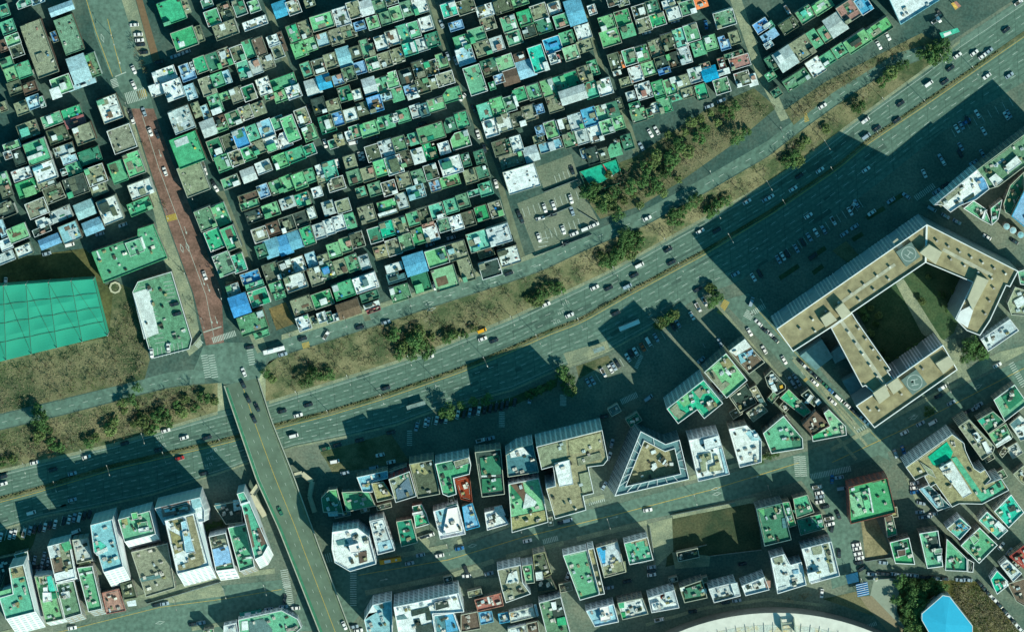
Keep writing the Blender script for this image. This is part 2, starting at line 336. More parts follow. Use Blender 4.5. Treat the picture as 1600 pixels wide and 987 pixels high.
dashes('median_line', LINEY, off(MED, 5), -60, 1640, solid=True, w=.3)
dashes('lane_marking', LINE, off(FS, -13), 430, 1440, z=lambda x: zup(x)+.012, w=.2)
dashes('lane_marking', LINE, off(FS, -12), -60, 300, z=lambda x: zup(x)+.012, w=.2)
def poly_line(name, m, pts, w=.2, z=.02, base=None):
    b = MB()
    for i in range(0, len(pts)-2, 2):
        f = lambda X: (zup(X) if base is None else base)+z
        p, q = Vector(P(pts[i], pts[i+1], f(pts[i]))), Vector(P(pts[i+2], pts[i+3], f(pts[i+2])))
        t = (q-p).normalized(); nn = Vector((-t.y, t.x, 0))*w/2; b.quad(p-nn, q-nn, q+nn, p+nn)
    tag(b.build(name, m), kind='structure')
for pts in ((135,0, 150,50, 176,120), (168,30, 178,70, 190,115)): poly_line('centre_line', LINEY, pts, .3)
poly_line('centre_line', LINE, (222,180, 248,262, 285,362, 322,462, 336,535), .2)
poly_line('stop_line', LINE, (180,120, 197,113), .5); poly_line('stop_line', LINE, (318,519, 346,510), .5)
for pts in ((560,898, 700,874, 820,838, 960,804, 1110,765, 1250,722), (1300,722, 1430,662, 1600,575)): poly_line('centre_line', LINEY, pts, .3, .02, 0)
poly_line('centre_line', LINEY, (-20,1010, 100,985, 250,948, 350,935, 440,920), .25, .02, 0)
poly_line('centre_line', LINEY, (1180,480, 1240,548, 1310,622, 1376,690), .2, .02, 0)
# crossings: centre x, y, bar length(px), span(px), angle of bar, count
def zebra(x, y, L, span, ang, n, m=LINE, base=None, w=.45):
    b = MB(); a = math.radians(ang); z = (zup(x) if base is None else base)+.03
    c = P(x, y, z)
    for i in range(n):
        t = (i/(n-1)-.5)*span*S; bx, by = c[0]-math.sin(a)*t, c[1]+math.cos(a)*t
        p = rect(bx, by, L*S, w, a); b.quad(*[(q[0], q[1], z) for q in p])
    tag(b.build('pedestrian_crossing', m), kind='structure')
zebra(212,150, 18, 30, -73, 12); zebra(222,147,12,12,-73,5,LINEY); zebra(179,130, 10, 12, 20, 6)
zebra(350,526, 9, 36, -72+180, 15); zebra(322,572, 10, 34, 10, 10); zebra(333,572, 10, 34, 10, 10); zebra(392,556, 10, 26, 10, 8)
zebra(311,537, 8, 10, -40, 5); zebra(451,925, 11, 40, 10, 14, base=0); zebra(446,903, 12, 26, 10, 9, base=0)
zebra(505,873, 14, 24, -75, 8, base=0); zebra(552,915, 10, 60, 0, 18, base=0); zebra(1246,728, 10, 30, 5, 11, base=0); zebra(1255,728, 10, 30, 5, 11, base=0)
zebra(1298,738, 9, 62, -78, 24, base=0); zebra(1352,668, 10, 34, -55, 10, base=0); zebra(880,625, 10, 16, 0, 8, base=0); zebra(983,622, 9, 26, -65, 11, base=0)
zebra(1445,300, 9, 34, -55, 12, base=0); zebra(860,843, 8, 22, -75, 9, base=0); zebra(932,782, 8, 24, -75, 9, base=0); zebra(1184,484, 8, 24, -60, 9, base=0)
zebra(1170,492, 14, 10, -30, 5, base=0); zebra(784,655, 9, 22, 0, 9, base=0); zebra(1590,585, 9, 40, 30, 12, base=0); zebra(998,565, 6, 20, -25, 9, base=0)
zebra(1130,480, 10, 22, -30, 12, LINEY, 0); zebra(1258,182, 8, 16, 20, 8, LINEY); zebra(478,539, 9, 10, -75, 6, LINEY); zebra(268,340, 10, 14, -75, 9, LINEY, w=.7)
zebra(1350,980, 6, 40, -70, 16, base=0); zebra(1260,592, 5, 10, -50, 6, LINEY, 0); zebra(640,684, 8, 22, 0, 8, base=0)
def marks(spec, base=None):        # worn lane diamonds and arrows
    b = MB()
    for kind, x, y, ang in spec:
        z = (zup(x) if base is None else base)+.03; cx_, cy_, _ = P(x, y, z); a = math.radians(ang); c, s_ = math.cos(a), math.sin(a)
        q = lambda u, v: (cx_+u*c-v*s_, cy_+u*s_+v*c, z)
        if kind == 'd':
            o_ = [(-2.6, 0), (0, -.9), (2.6, 0), (0, .9)]; i_ = [(-2.0, 0), (0, -.6), (2.0, 0), (0, .6)]
            for k in range(4): b.quad(q(*o_[k]), q(*o_[(k+1) % 4]), q(*i_[(k+1) % 4]), q(*i_[k]))
        elif kind == 'a':
            b.quad(q(-2.2, -.1), q(.8, -.1), q(.8, .1), q(-2.2, .1)); b.quad(q(.8, -.5), q(2.2, 0), q(.8, .5))
        else:
            for u in (-1.6, -.6, .6, 1.6): b.quad(q(u-.12, -.8), q(u+.12, -.8), q(u+.12, .8), q(u-.12, .8))
            b.quad(q(-1.6, -.1), q(-.6, -.1), q(-.6, .1), q(-1.6, .1)); b.quad(q(.6, .6), q(1.6, .6), q(1.6, .8), q(.6, .8))
    tag(b.build('lane_symbols', LINE), kind='structure')
marks([('d', 671, 474, 17), ('d', 674, 483, 17), ('d', 284, 388, -72), ('d', 293, 386, -72), ('a', 290, 360, -72), ('a', 318, 440, -72), ('a', 326, 450, -72), ('a', 250, 240, -72), ('a', 700, 462, 17), ('a', 770, 442, 17), ('a', 840, 415, 20), ('a', 330, 500, -72), ('a', 338, 500, -72), ('d', 160, 60, -72), ('a', 186, 95, -72)])
marks([('t', 250, 683, 17), ('t', 253, 695, 17), ('t', 334, 703, 17), ('t', 328, 715, 17), ('t', 326, 726, 17), ('t', 870, 503, 23), ('t', 877, 488, 23), ('t', 884, 474, 23), ('d', 1118, 763, 12), ('d', 1120, 771, 12), ('d', 738, 852, 12), ('d', 250, 972, 12), ('a', 1425, 650, 28), ('d', 1428, 652, 28), ('a', 960, 808, 12), ('a', 600, 905, 12), ('a', 1180, 745, 12), ('d', 1528, 604, 28), ('a', 1330, 270, 33), ('a', 1180, 390, 33), ('a', 700, 636, 15)], 0)
def bays(x0, y0, x1, y1, n, L, ang, base=None):     # parking bay lines
    b = MB(); a = math.radians(ang)
    for i in range(n):
        x = x0+(x1-x0)*i/(n-1); y = y0+(y1-y0)*i/(n-1); z = (zup(x) if base is None else base)+.035
        c = P(x, y, z); p = rect(c[0], c[1], L*S, .26, a); b.quad(*[(q[0], q[1], z) for q in p])
    tag(b.build('parking_bay_lines', LINE), kind='structure')
bays(818,332, 902,305, 11, 14, -72); bays(846,370, 905,348, 9, 14, -72); bays(868,280, 895,268, 5, 12, -72); bays(852,372, 844,398, 5, 14, 10)
bays(655,662, 795,628, 15, 14, 78, 0); bays(0,838, 140,802, 17, 16, 76, 0); bays(925,596, 1055,512, 15, 14, -60, 0); bays(1215,405, 1345,318, 16, 14, -58, 0); bays(1490,208, 1580,160, 9, 14, -62, 0)
bays(225,448, 250,535, 14, 15, 10, 11.03); bays(262,440, 268,470, 6, 14, 10, 11.03); bays(240,552, 285,542, 8, 16, 97, 11.03); bays(1190,470,1100,540,3,8,-60,0)
bays(1230,592, 1252,580, 3, 14, -60, 0)
# ------------------------------------------------------------ houses of the northern quarter
TILES = {'A': (240,0,20), 'B': (240,150,21), 'c': (240,300,22), 'D': (340,400,19), 'E': (480,0,17), 'F': (480,150,17), 'G': (480,300,17), 'h': (580,350,17),
 'I': (680,0,18), 'J': (720,150,17), 'K': (920,0,17), 'L': (940,80,17), 'M': (0,0,20), 'N': (0,150,20), 'O': (0,260,22), 'P': (1140,0,33)}
HOUSES = {
'A': "180 115 235 230 g;320 70 75 140 s;310 390 230 190 g;460 340 60 160 s;535 35 110 90 k;590 175 140 150 g;700 70 120 80 d;740 140 120 120 s;720 300 230 150 s;860 75 120 170 k;1005 65 110 120 l;1015 235 240 90 w;1270 95 140 150 b;1400 75 130 140 s;1560 30 100 80 s;1400 340 110 180 g;1515 295 110 170 s;1460 495 140 160 l;1570 450 110 130 l;310 695 100 100 b;350 760 140 90 b;400 660 60 90 w;470 650 120 160 g;600 620 130 180 k;715 575 120 180 s;845 540 130 160 d;960 490 120 180 g;1060 470 110 180 o;1195 410 110 110 w;1240 510 110 150 s;1285 420 50 200 o;110 750 230 130 w;50 890 180 130 w;200 900 180 190 w;370 920 100 150 c;430 860 120 150 s;540 860 140 180 s;645 800 120 140 g;735 770 70 130 c;810 770 130 180 w;905 700 130 180 t;1020 670 120 150 y;1135 625 130 140 s;955 930 130 150 k;1105 865 130 170 w;1300 820 240 110 g;835 950 130 150 s;720 960 110 80 l;1400 920 140 130 w;1270 965 130 110 l;1160 970 100 60 g;1530 700 100 150 t",
'B': "430 140 80 150 s;520 165 80 150 c;620 80 120 190 g;630 150 100 60 w;735 70 120 150 g;860 40 130 120 s;985 35 110 110 s;1160 75 130 140 g;1275 35 130 130 l;1410 30 130 100 w;660 250 130 100 o;680 315 120 80 l;800 225 140 140 g;920 170 130 140 s;1050 130 130 130 s;550 320 140 160 y;280 240 210 230 y;625 530 140 200 k;650 550 70 60 w;755 465 120 160 d;875 425 140 190 B;985 370 120 150 t;1005 430 110 70 c;1125 330 140 180 c;1245 270 120 130 g;1370 330 130 260 l;1490 210 130 170 s;1560 370 130 150 l;700 670 150 160 g;825 620 130 150 s;945 570 130 150 g;940 570 40 40 w;1060 510 140 130 s;1180 480 130 150 w;1180 510 90 60 l;1310 440 130 150 w;1270 650 140 140 l;1420 590 180 130 v;1560 540 120 110 v;950 790 140 130 y;1100 710 150 120 w;770 860 170 110 g;340 540 270 300 g;400 830 240 300 s;1100 950 110 130 b;1230 910 130 140 g;1340 870 130 150 l;1460 850 130 160 l;1560 800 110 140 g;1580 800 50 50 w",
'c': "950 50 200 80 o;960 125 190 80 g;1140 50 100 130 b;1260 20 110 110 g;1010 240 170 120 z;1175 180 160 130 l;1340 110 150 110 y;1490 75 140 130 t;1065 425 150 140 s;1200 365 130 130 o;1340 320 150 150 z;1480 265 150 140 z;1580 210 80 120 w;520 270 170 210 e;670 230 140 210 g;610 475 160 200 g;770 460 140 230 g;705 720 170 220 e;850 710 130 180 t;1080 590 110 130 k;1185 560 150 180 b;1310 530 130 190 b;1420 480 130 170 b;1540 440 120 190 g;1185 800 160 180 d;1325 760 130 160 d;1450 725 130 150 w;1580 680 100 150 c;970 850 190 110 B;1010 930 180 60 t;1230 950 140 110 g;1420 900 210 160 w",
'D': "160 350 130 140 y;220 490 180 200 B;415 410 190 160 v;600 310 130 100 g;620 390 110 70 g;925 70 120 130 c;980 200 130 180 s;1100 150 130 160 e;1085 145 60 60 B;1230 110 120 150 s;1350 70 120 160 g;1470 60 100 140 y;1060 30 110 90 s;350 670 270 190 e;440 780 150 60 g;845 490 200 150 s;1050 430 200 150 g;1060 450 70 60 w;1260 340 200 160 g;1480 270 230 150 w;1480 260 50 70 q;1520 400 180 80 k;1310 530 220 150 o;1540 490 160 50 w;1560 540 140 40 r;860 670 130 140 w;965 650 80 100 s;1045 610 90 100 w;1115 610 70 110 g;1185 610 60 70 w",
'E': "150 220 220 150 l;345 170 150 180 y;470 100 130 170 s;590 80 130 150 y;720 60 130 130 e;850 20 120 60 s;1130 60 150 160 w;995 90 120 150 e;890 140 120 150 l;785 185 110 130 e;660 230 120 130 l;685 255 60 50 w;525 260 110 90 b;420 320 140 130 s;290 370 130 160 s;155 400 120 130 c;50 450 130 150 l;1420 100 150 140 t;1490 260 140 90 b;1190 240 130 140 w;1070 300 110 160 g;965 340 130 180 t;855 380 130 150 w;740 430 120 140 w;745 450 50 50 g;600 480 130 180 g;490 530 120 130 d;370 570 130 190 c;240 610 130 150 s;120 670 130 150 d;130 705 90 40 w;30 700 80 150 t;1255 400 130 140 k;1150 450 130 130 y;1030 490 140 130 t;1060 470 40 100 w;900 560 130 150 s;780 600 130 150 s;660 640 130 140 g;685 650 70 60 w;525 680 120 120 b;420 740 130 140 e;315 800 120 110 b;170 820 130 140 b;210 790 60 50 d;60 870 150 150 y;1350 610 110 150 l;1300 650 50 90 w;1240 680 130 150 d;1120 700 120 170 d;1140 745 80 60 s;990 770 130 160 z;1000 745 80 25 w;850 800 120 160 l;750 860 130 170 g;625 860 130 160 y;1380 790 170 130 s;1280 830 110 110 s;1160 860 130 150 d;1040 890 140 90 b;1060 960 120 60 w;900 940 120 150 g;790 970 130 80 c;380 940 130 150 k;500 950 90 110 w;1450 950 180 130 g",
'F': "120 100 130 160 z;265 100 130 130 s;265 110 60 50 l;385 60 120 150 k;490 30 80 110 t;550 20 60 90 w;680 80 140 160 b;810 50 140 130 c;555 130 110 130 d;435 190 130 130 w;460 220 70 50 t;310 230 110 140 B;200 280 150 170 k;205 280 50 90 w;940 30 120 110 g;1290 90 170 130 l;1170 140 90 130 q;1090 150 110 130 y;960 200 130 130 g;880 220 60 90 w;810 260 120 130 g;735 280 80 130 g;620 330 170 140 l;480 360 110 130 g;420 400 70 100 w;320 440 90 120 x;310 390 60 60 x;260 480 90 90 g;1430 290 120 140 k;1430 300 80 80 t;1550 240 130 160 g;1240 370 260 160 g;1070 430 110 120 t;1005 455 60 90 w;925 480 130 150 e;790 520 140 160 y;660 570 140 160 d;1530 440 190 160 l;1370 520 110 120 w;1230 550 120 160 g;1260 580 60 50 x;1110 600 120 150 w;985 630 130 150 d;870 690 160 180 w;875 690 90 130 d;740 720 130 160 l;610 780 130 140 s;470 810 130 140 e;430 660 120 130 s;430 660 90 80 w;230 740 130 170 t;130 740 80 110 w;60 830 110 140 g;60 800 50 50 w;150 830 100 90 s;290 880 170 130 s;100 960 100 100 w;0 350 140 170 l;40 540 180 120 v;1440 700 210 170 w;1400 690 100 70 k;1240 760 130 150 d;1110 810 120 140 e;1130 820 80 60 b;970 850 140 150 s;1430 850 190 110 l;1280 900 110 110 b;1090 960 170 130 c;820 920 140 140 s;680 930 130 130 e;540 960 100 100 t;1590 640 80 130 k",
'G': "550 70 120 130 t;950 90 110 160 y;1100 50 180 120 c;600 220 160 170 s;800 130 190 100 l;810 210 190 45 w;360 140 140 130 s;375 150 30 40 w;215 160 120 140 y;80 220 170 140 y;430 290 100 150 g;400 240 40 40 w;320 310 120 150 w;220 350 100 150 w;125 390 120 150 y;20 430 90 170 k;680 430 130 150 k;800 370 130 150 t;935 340 130 170 s;1060 270 120 140 g;1170 240 120 160 d;1300 190 140 150 t;1330 240 60 40 w;1440 140 130 140 t;1480 160 50 50 w;1415 175 40 40 Y;1560 90 120 140 e;865 550 140 160 s;990 500 130 160 e;1110 440 120 160 g;1240 410 140 160 w;1210 330 120 40 p;1370 330 120 130 e;1490 310 130 150 w;740 600 140 130 x;270 580 130 140 l;385 530 110 150 l;500 480 130 150 d;560 480 30 150 w;150 620 130 160 s;50 660 110 150 s;560 650 150 170 y;445 690 120 150 g;325 740 130 150 s;200 790 130 150 e;185 775 70 60 B;80 840 140 170 s;580 890 230 150 w;870 755 170 80 w;890 850 180 100 q;1080 720 210 200 b;1300 650 210 170 l;1350 640 50 60 q;1500 590 190 170 s;1440 590 60 50 c;1380 860 230 220 l",
'h': "1070 170 200 190 t;1060 160 60 60 w;1280 110 220 180 y;500 580 170 190 k;480 640 80 80 l;290 690 190 150 e;950 450 130 240 s;1150 290 160 80 d;1190 450 200 160 z;1380 320 200 170 w;1310 290 90 50 d;1340 190 180 70 z",
'I': "310 70 180 140 d;345 160 170 130 s;500 110 170 120 w;680 60 180 140 d;840 20 180 90 l;1040 120 160 150 s;1195 80 130 120 w;1400 120 170 250 b;1570 100 80 100 w;530 240 150 130 s;740 240 150 160 g;900 180 140 150 g;940 310 130 130 z;1090 260 150 140 k;1260 210 140 130 g;420 350 170 140 g;270 430 150 150 g;300 560 170 170 c;480 490 160 140 s;620 440 130 140 y;790 380 150 140 g;810 390 50 50 w;400 800 170 280 g;530 640 150 90 k;560 710 150 90 d;640 790 100 90 b;570 860 60 80 g;700 630 170 150 l;850 570 120 80 o;750 770 160 150 o;910 690 170 170 c;1030 590 150 260 t;1110 660 50 90 w;1180 590 80 100 w;1175 450 170 150 b;1320 380 140 130 g;1480 320 150 150 w;1500 460 150 120 s;1360 530 150 140 l;1230 590 40 80 r;840 950 150 140 g;990 920 130 150 g;1130 880 130 170 l;1250 850 130 170 t;1370 800 130 160 g;1500 740 130 160 s;1380 950 260 140 y;1560 900 130 160 t;1580 680 100 150 g",
'J': "240 155 130 160 t;370 100 130 160 l;490 80 110 150 e;550 50 30 110 w;625 40 130 120 g;940 80 150 160 s;690 170 140 150 s;790 130 80 90 b;570 240 150 150 d;430 270 150 170 w;390 240 60 70 s;300 320 140 170 w;290 290 50 50 q;1290 210 140 180 b;1150 260 130 160 y;1040 300 150 150 d;1000 280 50 100 w;905 340 120 170 l;790 350 80 100 b;780 430 110 80 s;1410 170 130 160 l;1520 140 120 150 k;1590 80 60 120 d;1460 310 130 140 l;1580 270 110 130 l;1350 380 140 160 w;1215 410 130 140 y;1090 440 130 150 e;900 500 230 100 b;910 500 60 90 y;490 500 50 140 k;560 480 110 160 w;540 470 50 100 y;400 520 150 150 d;705 580 140 150 y;510 640 230 130 s;610 830 320 230 w;190 610 100 130 k;70 630 130 120 s;60 640 50 60 w;100 800 130 140 s;220 760 120 130 k;250 930 130 130 t;130 970 120 60 t;1540 540 130 130 g;1540 570 50 50 w;1430 590 100 130 d;1320 600 120 160 z;1230 580 60 110 b",
'K': "100 80 160 140 w;250 20 130 80 s;350 30 110 60 s;180 230 150 140 l;340 180 150 150 g;510 120 140 140 d;530 110 60 70 w;640 70 130 130 k;800 40 130 80 w;930 10 100 50 t;990 80 150 140 e;850 140 140 130 w;850 150 40 40 z;690 200 150 130 g;550 250 140 140 s;390 310 140 130 g;215 380 190 160 l;1120 30 130 110 n;1360 190 200 160 e;80 690 150 160 g;260 620 110 170 d;330 600 25 160 n;280 720 80 70 w;350 740 100 70 c;370 820 120 90 s;470 740 130 150 w;410 570 130 160 g;430 550 60 60 s;535 540 130 160 g;510 545 60 60 w;670 480 130 160 s;800 420 130 160 d;915 380 130 190 t;1030 330 140 170 g;1100 490 130 140 g;1220 430 120 150 l;1355 430 100 140 b;1460 380 110 130 s;600 690 130 140 l;730 630 130 130 z;755 710 120 60 B;850 600 140 150 z;960 560 120 160 y;1040 590 70 70 B;1070 750 140 150 y;1210 740 150 140 B;1330 640 70 120 r;1340 725 140 60 w;1280 620 60 90 v;1510 620 200 120 p;1450 545 190 50 k;1160 660 110 60 z;1540 790 150 140 d;40 900 100 130 t;160 870 140 160 w;420 960 90 90 y;550 910 150 160 w;550 930 50 60 p;700 890 120 160 g;815 870 120 160 l;840 800 60 60 w;940 820 130 130 s;870 960 110 100 t;990 930 120 100 s;1130 920 120 160 g;1330 860 150 150 e;1250 850 60 80 w",
'L': "320 460 90 90 y;330 540 110 60 g;370 640 150 140 e;480 620 60 100 g;530 570 100 110 w;630 540 130 150 g;750 510 150 150 t;710 470 60 50 k;880 470 130 140 s;840 450 60 80 w;1010 420 130 150 g;1130 330 100 80 w;1150 400 70 80 z;1220 350 110 130 e;1390 290 150 140 d;1510 290 90 120 w;0 590 120 150 g;110 570 130 150 k;60 760 130 150 l;170 710 120 140 l;130 940 140 130 g;150 900 60 40 w;260 910 110 150 k;275 935 60 60 w",
'M': "40 110 100 120 t;80 270 140 130 t;130 400 140 110 l;30 460 80 120 o;170 510 130 120 d;70 630 130 110 g;10 650 50 70 w;110 740 120 130 l;240 700 140 150 g;200 645 110 30 w;300 880 140 110 o;150 880 140 130 d;140 960 90 90 s;240 30 150 90 t;380 10 130 60 c;395 490 210 540 s;690 350 190 360 e;615 90 240 90 c;790 690 180 260 c;930 650 100 230 e;820 850 280 50 c;545 370 60 110 B;620 850 200 170 l;560 930 100 110 w;635 860 60 70 w",
'N': "220 120 130 130 s;230 120 70 80 t;340 60 130 130 c;420 60 50 110 g;30 110 80 100 s;280 340 200 150 s;250 360 90 80 t;520 240 200 120 g;500 235 50 80 w;720 170 190 110 g;750 260 200 90 r;580 390 200 150 d;545 415 50 50 w;840 380 190 180 s;370 560 220 220 g;350 600 150 40 w;400 520 60 40 y;120 500 170 80 l;80 590 80 80 w;190 620 110 150 z;640 540 200 100 y;690 620 150 110 c;900 600 210 140 k;740 730 150 110 g;640 760 60 70 k;220 780 190 110 w;450 760 210 180 w;380 720 100 30 c;470 880 180 90 s;270 920 200 150 g;300 950 120 90 l;40 840 100 150 l;60 950 110 130 d;760 900 220 190 z;730 820 190 60 y;960 790 190 180 s;990 930 160 110 s;1100 130 200 240 w;1220 430 230 240 s;1180 760 150 210 g;1340 680 170 230 l;1410 930 230 150 w",
'O': "1400 400 230 130 g;1100 440 200 240 w;1050 410 90 100 z;850 430 190 150 c;930 600 190 130 b;610 480 210 120 y;540 270 190 160 d;370 420 200 160 s;270 380 80 80 w;440 560 150 100 w;480 530 60 80 t;420 640 180 70 z;700 660 190 180 c;500 750 210 100 B;180 670 200 150 l;190 610 130 60 l;240 840 160 110 w;60 780 120 110 w;60 430 180 150 z;20 620 70 170 c;60 910 170 100 y;70 270 140 130 d",
'P': "320 260 150 110 B;410 250 60 70 t;400 360 170 90 b;390 450 90 60 c;590 260 170 120 d;760 150 160 140 g;740 130 60 50 t;930 60 200 120 l;1190 120 180 190 p;1340 50 130 170 b;1440 80 100 90 g;1060 250 180 200 y;850 390 100 180 g;960 340 110 160 g;970 420 90 60 w;720 490 220 210 s;560 590 190 200 y;510 590 60 80 w;430 630 110 150 k;410 760 100 80 g;860 670 150 170 w;980 590 130 120 g;1105 510 140 130 g;1280 420 250 140 l;1260 420 120 40 z;1500 290 250 130 l;670 800 260 120 e;470 930 100 90 k"}
EXTRA = "736 276 20 24 s;755 272 19 22 v;761 297 20 22 g;742 308 20 23 e;724 313 20 22 g;775 327 20 24 s;753 333 20 23 g;732 342 20 23 d;713 350 20 21 s;705 322 20 22 t"
recs = []          # x, y, w, h, rot, colour, extras
def addrec(x, y, w, hh, rot, col):
    for r in recs:
        a = math.radians(r[4]); dx, dy = x-r[0], y-r[1]
        u = dx*math.cos(a)-dy*math.sin(a); v = dx*math.sin(a)+dy*math.cos(a)
        if abs(u) < r[2]*.42 and abs(v) < r[3]*.42:
            if w*hh < .45*r[2]*r[3]: r[6].append((u, v, w, hh, col))
            return
        if abs(u) < (r[2]+w)*.36 and abs(v) < (r[3]+hh)*.36: return
    recs.append([x, y, w, hh, rot, col, []])
for t, s in HOUSES.items():
    ox, oy, rot = TILES[t]
    for e in s.split(';'):
        a = e.split(); x, y, w, hh = [float(q)/6.4 for q in a[:4]]
        addrec(ox+x, oy+y, w, hh, rot if not (t == 'c' and x > 130) else 19, a[4])
for e in EXTRA.split(';'):
    a = e.split(); addrec(*[float(q) for q in a[:4]], 17, a[4])
A1 = [(0, 408), (80, 441), (270, 495), (370, 524), (500, 575)]; A2 = [(-1, 666), (140, 716), (190, 742), (300, 786), (405, 818)]; A3 = [(-1, 901), (110, 940), (200, 982), (240, 996)]
RD = [(0, 175), (170, 222), (250, 248), (350, 287), (460, 324), (540, 338)]; R4 = [(0, 1142), (110, 1188), (150, 1215), (400, 1300)]
def block(x, y):
    if x < interp(RD, y): return 'west of the red road'
    if x < interp(A1, y): return 'just east of the red road'
    if x < interp(A2, y): return 'in the central block'
    if x < interp(A3, y): return 'in the block above car parks'
    if x < interp(R4, y): return 'in the block above the wood'
    return 'in the slanting north-east block'
blocks = {}
for r in recs: blocks.setdefault(block(r[0], r[1]), []).append(r)
for bn, L in blocks.items():
    sl = .6 if 'north-east' in bn else .32
    L.sort(key=lambda r: r[1]+sl*r[0]); row = 0; last = None; rows = []
    for r in L:
        v = r[1]+sl*r[0]
        if last is None or v-last > 10.5 or len(rows[-1]) == 0: rows.append([]); last = v
        rows[-1].append(r)
    for i, R in enumerate(rows):
        R.sort(key=lambda r: r[0])
        for j, r in enumerate(R): r += [i+1, j+1, bn]
order = sorted(recs, key=lambda r: -r[2]*r[3]); keep = set(id(r) for r in order[:300])
TANKB = mat('water_tank_blue', (60,140,190)); TANKY = mat('water_tank_yellow', (212,196,96)); CLUT = mat('rooftop_clutter_paint', (190,196,178), var=.4); DARKC = mat('rooftop_clutter_dark', (74,80,66), var=.3)
rest_w, rest_r = MB(), {}
def house(r):
    x, y, w, hh, rot, col, ex, row, pos, bn = r
    rr = random.Random(int(x*13+y*7)); zb = zup(x); big = w*hh > 750
    ht = zb+(rr.uniform(7, 9.5) if big else rr.uniform(4.9, 6.5))
    a = math.radians(rot); cx, cy, _ = P(x, y, ht); W, D = w*S*1.03, hh*S*1.03
    base = rect(cx, cy, W, D, a)
    if rr.random() < .07 and not big:      # chamfered or stepped plots
        c, s_ = math.cos(a), math.sin(a); k = .32
        pts = [(-.5, -.5), (.5, -.5), (.5, .5-k), (.5-k, .5-k), (.5-k, .5), (-.5, .5)] if rr.random() < .5 else [(-.5, -.5), (.5, -.5), (.5, .5), (-.5+k, .5), (-.5+k*.0, .5-k)]
        base = [(cx+u*W*c-v*D*s_, cy+u*W*s_+v*D*c) for u, v in pts]
    ind = id(r) in keep
    gable = col in 'bBcyorp' and rr.random() < .62 and len(base) == 4
    if not ind:
        rest_w.prism(base, ht-.05, base, zb-.3, cap=False)
        rest_r.setdefault(col, MB()).prism(base, ht, base, ht-.05); c, s_ = math.cos(a), math.sin(a)
        if rr.random() < .8: rest_r.setdefault(rr.choice('sw'+col+col), MB()).ring(base, .2, ht+.002, ht+rr.uniform(.4, .9))
        for i in range(rr.randint(3, 9)):
            u, v = rr.uniform(-.4, .4)*W, rr.uniform(-.4, .4)*D; big_ = i == 0
            rest_r.setdefault(rr.choice('wwszdoyp'+col), MB()).box(cx+u*c*.8-v*s_*.8, cy+u*s_*.8+v*c*.8, ht, ht+(rr.uniform(1, 2) if big_ else rr.uniform(.2, .9)), rr.uniform(1.2, W*.45) if big_ else rr.uniform(.3, 1.2), rr.uniform(1.2, D*.4) if big_ else rr.uniform(.3, .8), a)
        return
    fl = 'pitched' if gable else 'flat'
    bigw = 'large ' if big else ''
    L = '%s%s %s-roofed house, %s from west, %s row, %s' % (bigw, PAL[col][1], fl, nth(pos), nth(row), bn)
    o = thing('house', (cx, cy, zb), L, 'house', 'houses '+bn); O = (cx, cy, zb)
    MB().prism(base, ht-.04, base, zb-.3, cap=False).build('wall', rr.choice(WALLM), o, O)
    if gable:
        c, s_ = math.cos(a), math.sin(a); up = .9; ov = .3
        def q(u, v, z): return (cx+u*c-v*s_, cy+u*s_+v*c, z)
        w2, d2 = W/2+ov*.4, D/2+ov*.4; b = MB(); b.quad(q(-w2, -d2, ht), q(w2, -d2, ht), q(w2, 0, ht+up), q(-w2, 0, ht+up)); b.quad(q(-w2, 0, ht+up), q(w2, 0, ht+up), q(w2, d2, ht), q(-w2, d2, ht))
        b.quad(q(-w2, -d2, ht), q(-w2, 0, ht+up), q(-w2, d2, ht)); b.quad(q(w2, -d2, ht), q(w2, d2, ht), q(w2, 0, ht+up))
        n = int(W/1.1)
        for i in range(n+1):               # standing seams of the metal sheet
            u = -W/2+W*i/max(1, n)
            for sg in (-1, 1):
                b.quad(q(u-.05, 0, ht+up+.05), q(u+.05, 0, ht+up+.05), q(u+.05, sg*d2, ht+.05), q(u-.05, sg*d2, ht+.05))
        rf = b.build('roof', RM(col), o, O)
    else:
        m = RM(col); rf = MB().prism(base, ht, base, ht-.04, True, True).build('roof', m, o, O)
        MB().ring(base, .22, ht+.002, ht+rr.uniform(.4, .95)).build('parapet', rr.choice(PARA) if rr.random() < .55 else m, rf, O)
    c, s_ = math.cos(a), math.sin(a)
    def loc(u, v): return (cx+u*c-v*s_, cy+u*s_+v*c)
    for (u, v, ww, h2, ec) in ex:
        p = loc(u*S, -v*S); MB().box(p[0], p[1], ht, ht+rr.uniform(1.6, 2.4), ww*S, h2*S, a).build('rooftop_room', RM(ec), o, O)
    if not gable:
        if not ex and rr.random() < .62:
            ww, dd_ = rr.uniform(1.8, min(3.6, W*.45)), rr.uniform(1.6, min(3.4, D*.45)); su, sv = rr.choice((-1, 1)), rr.choice((-1, 1))
            p = loc(su*(W/2-ww/2-.25), sv*(D/2-dd_/2-.25))
            MB().box(p[0], p[1], ht, ht+rr.uniform(1.7, 2.5), ww, dd_, a).build('rooftop_room', RM(rr.choice('wswsgly'+col+col)), o, O)
        if rr.random() < .4:
            p = loc(rr.uniform(-.3, .3)*W, rr.uniform(-.3, .3)*D)
            MB().tube((p[0], p[1], ht), (p[0], p[1], ht+1.3), .62, .55, 10).build('water_tank', rr.choice((TANKB, TANKY, CLUT)), o, O)
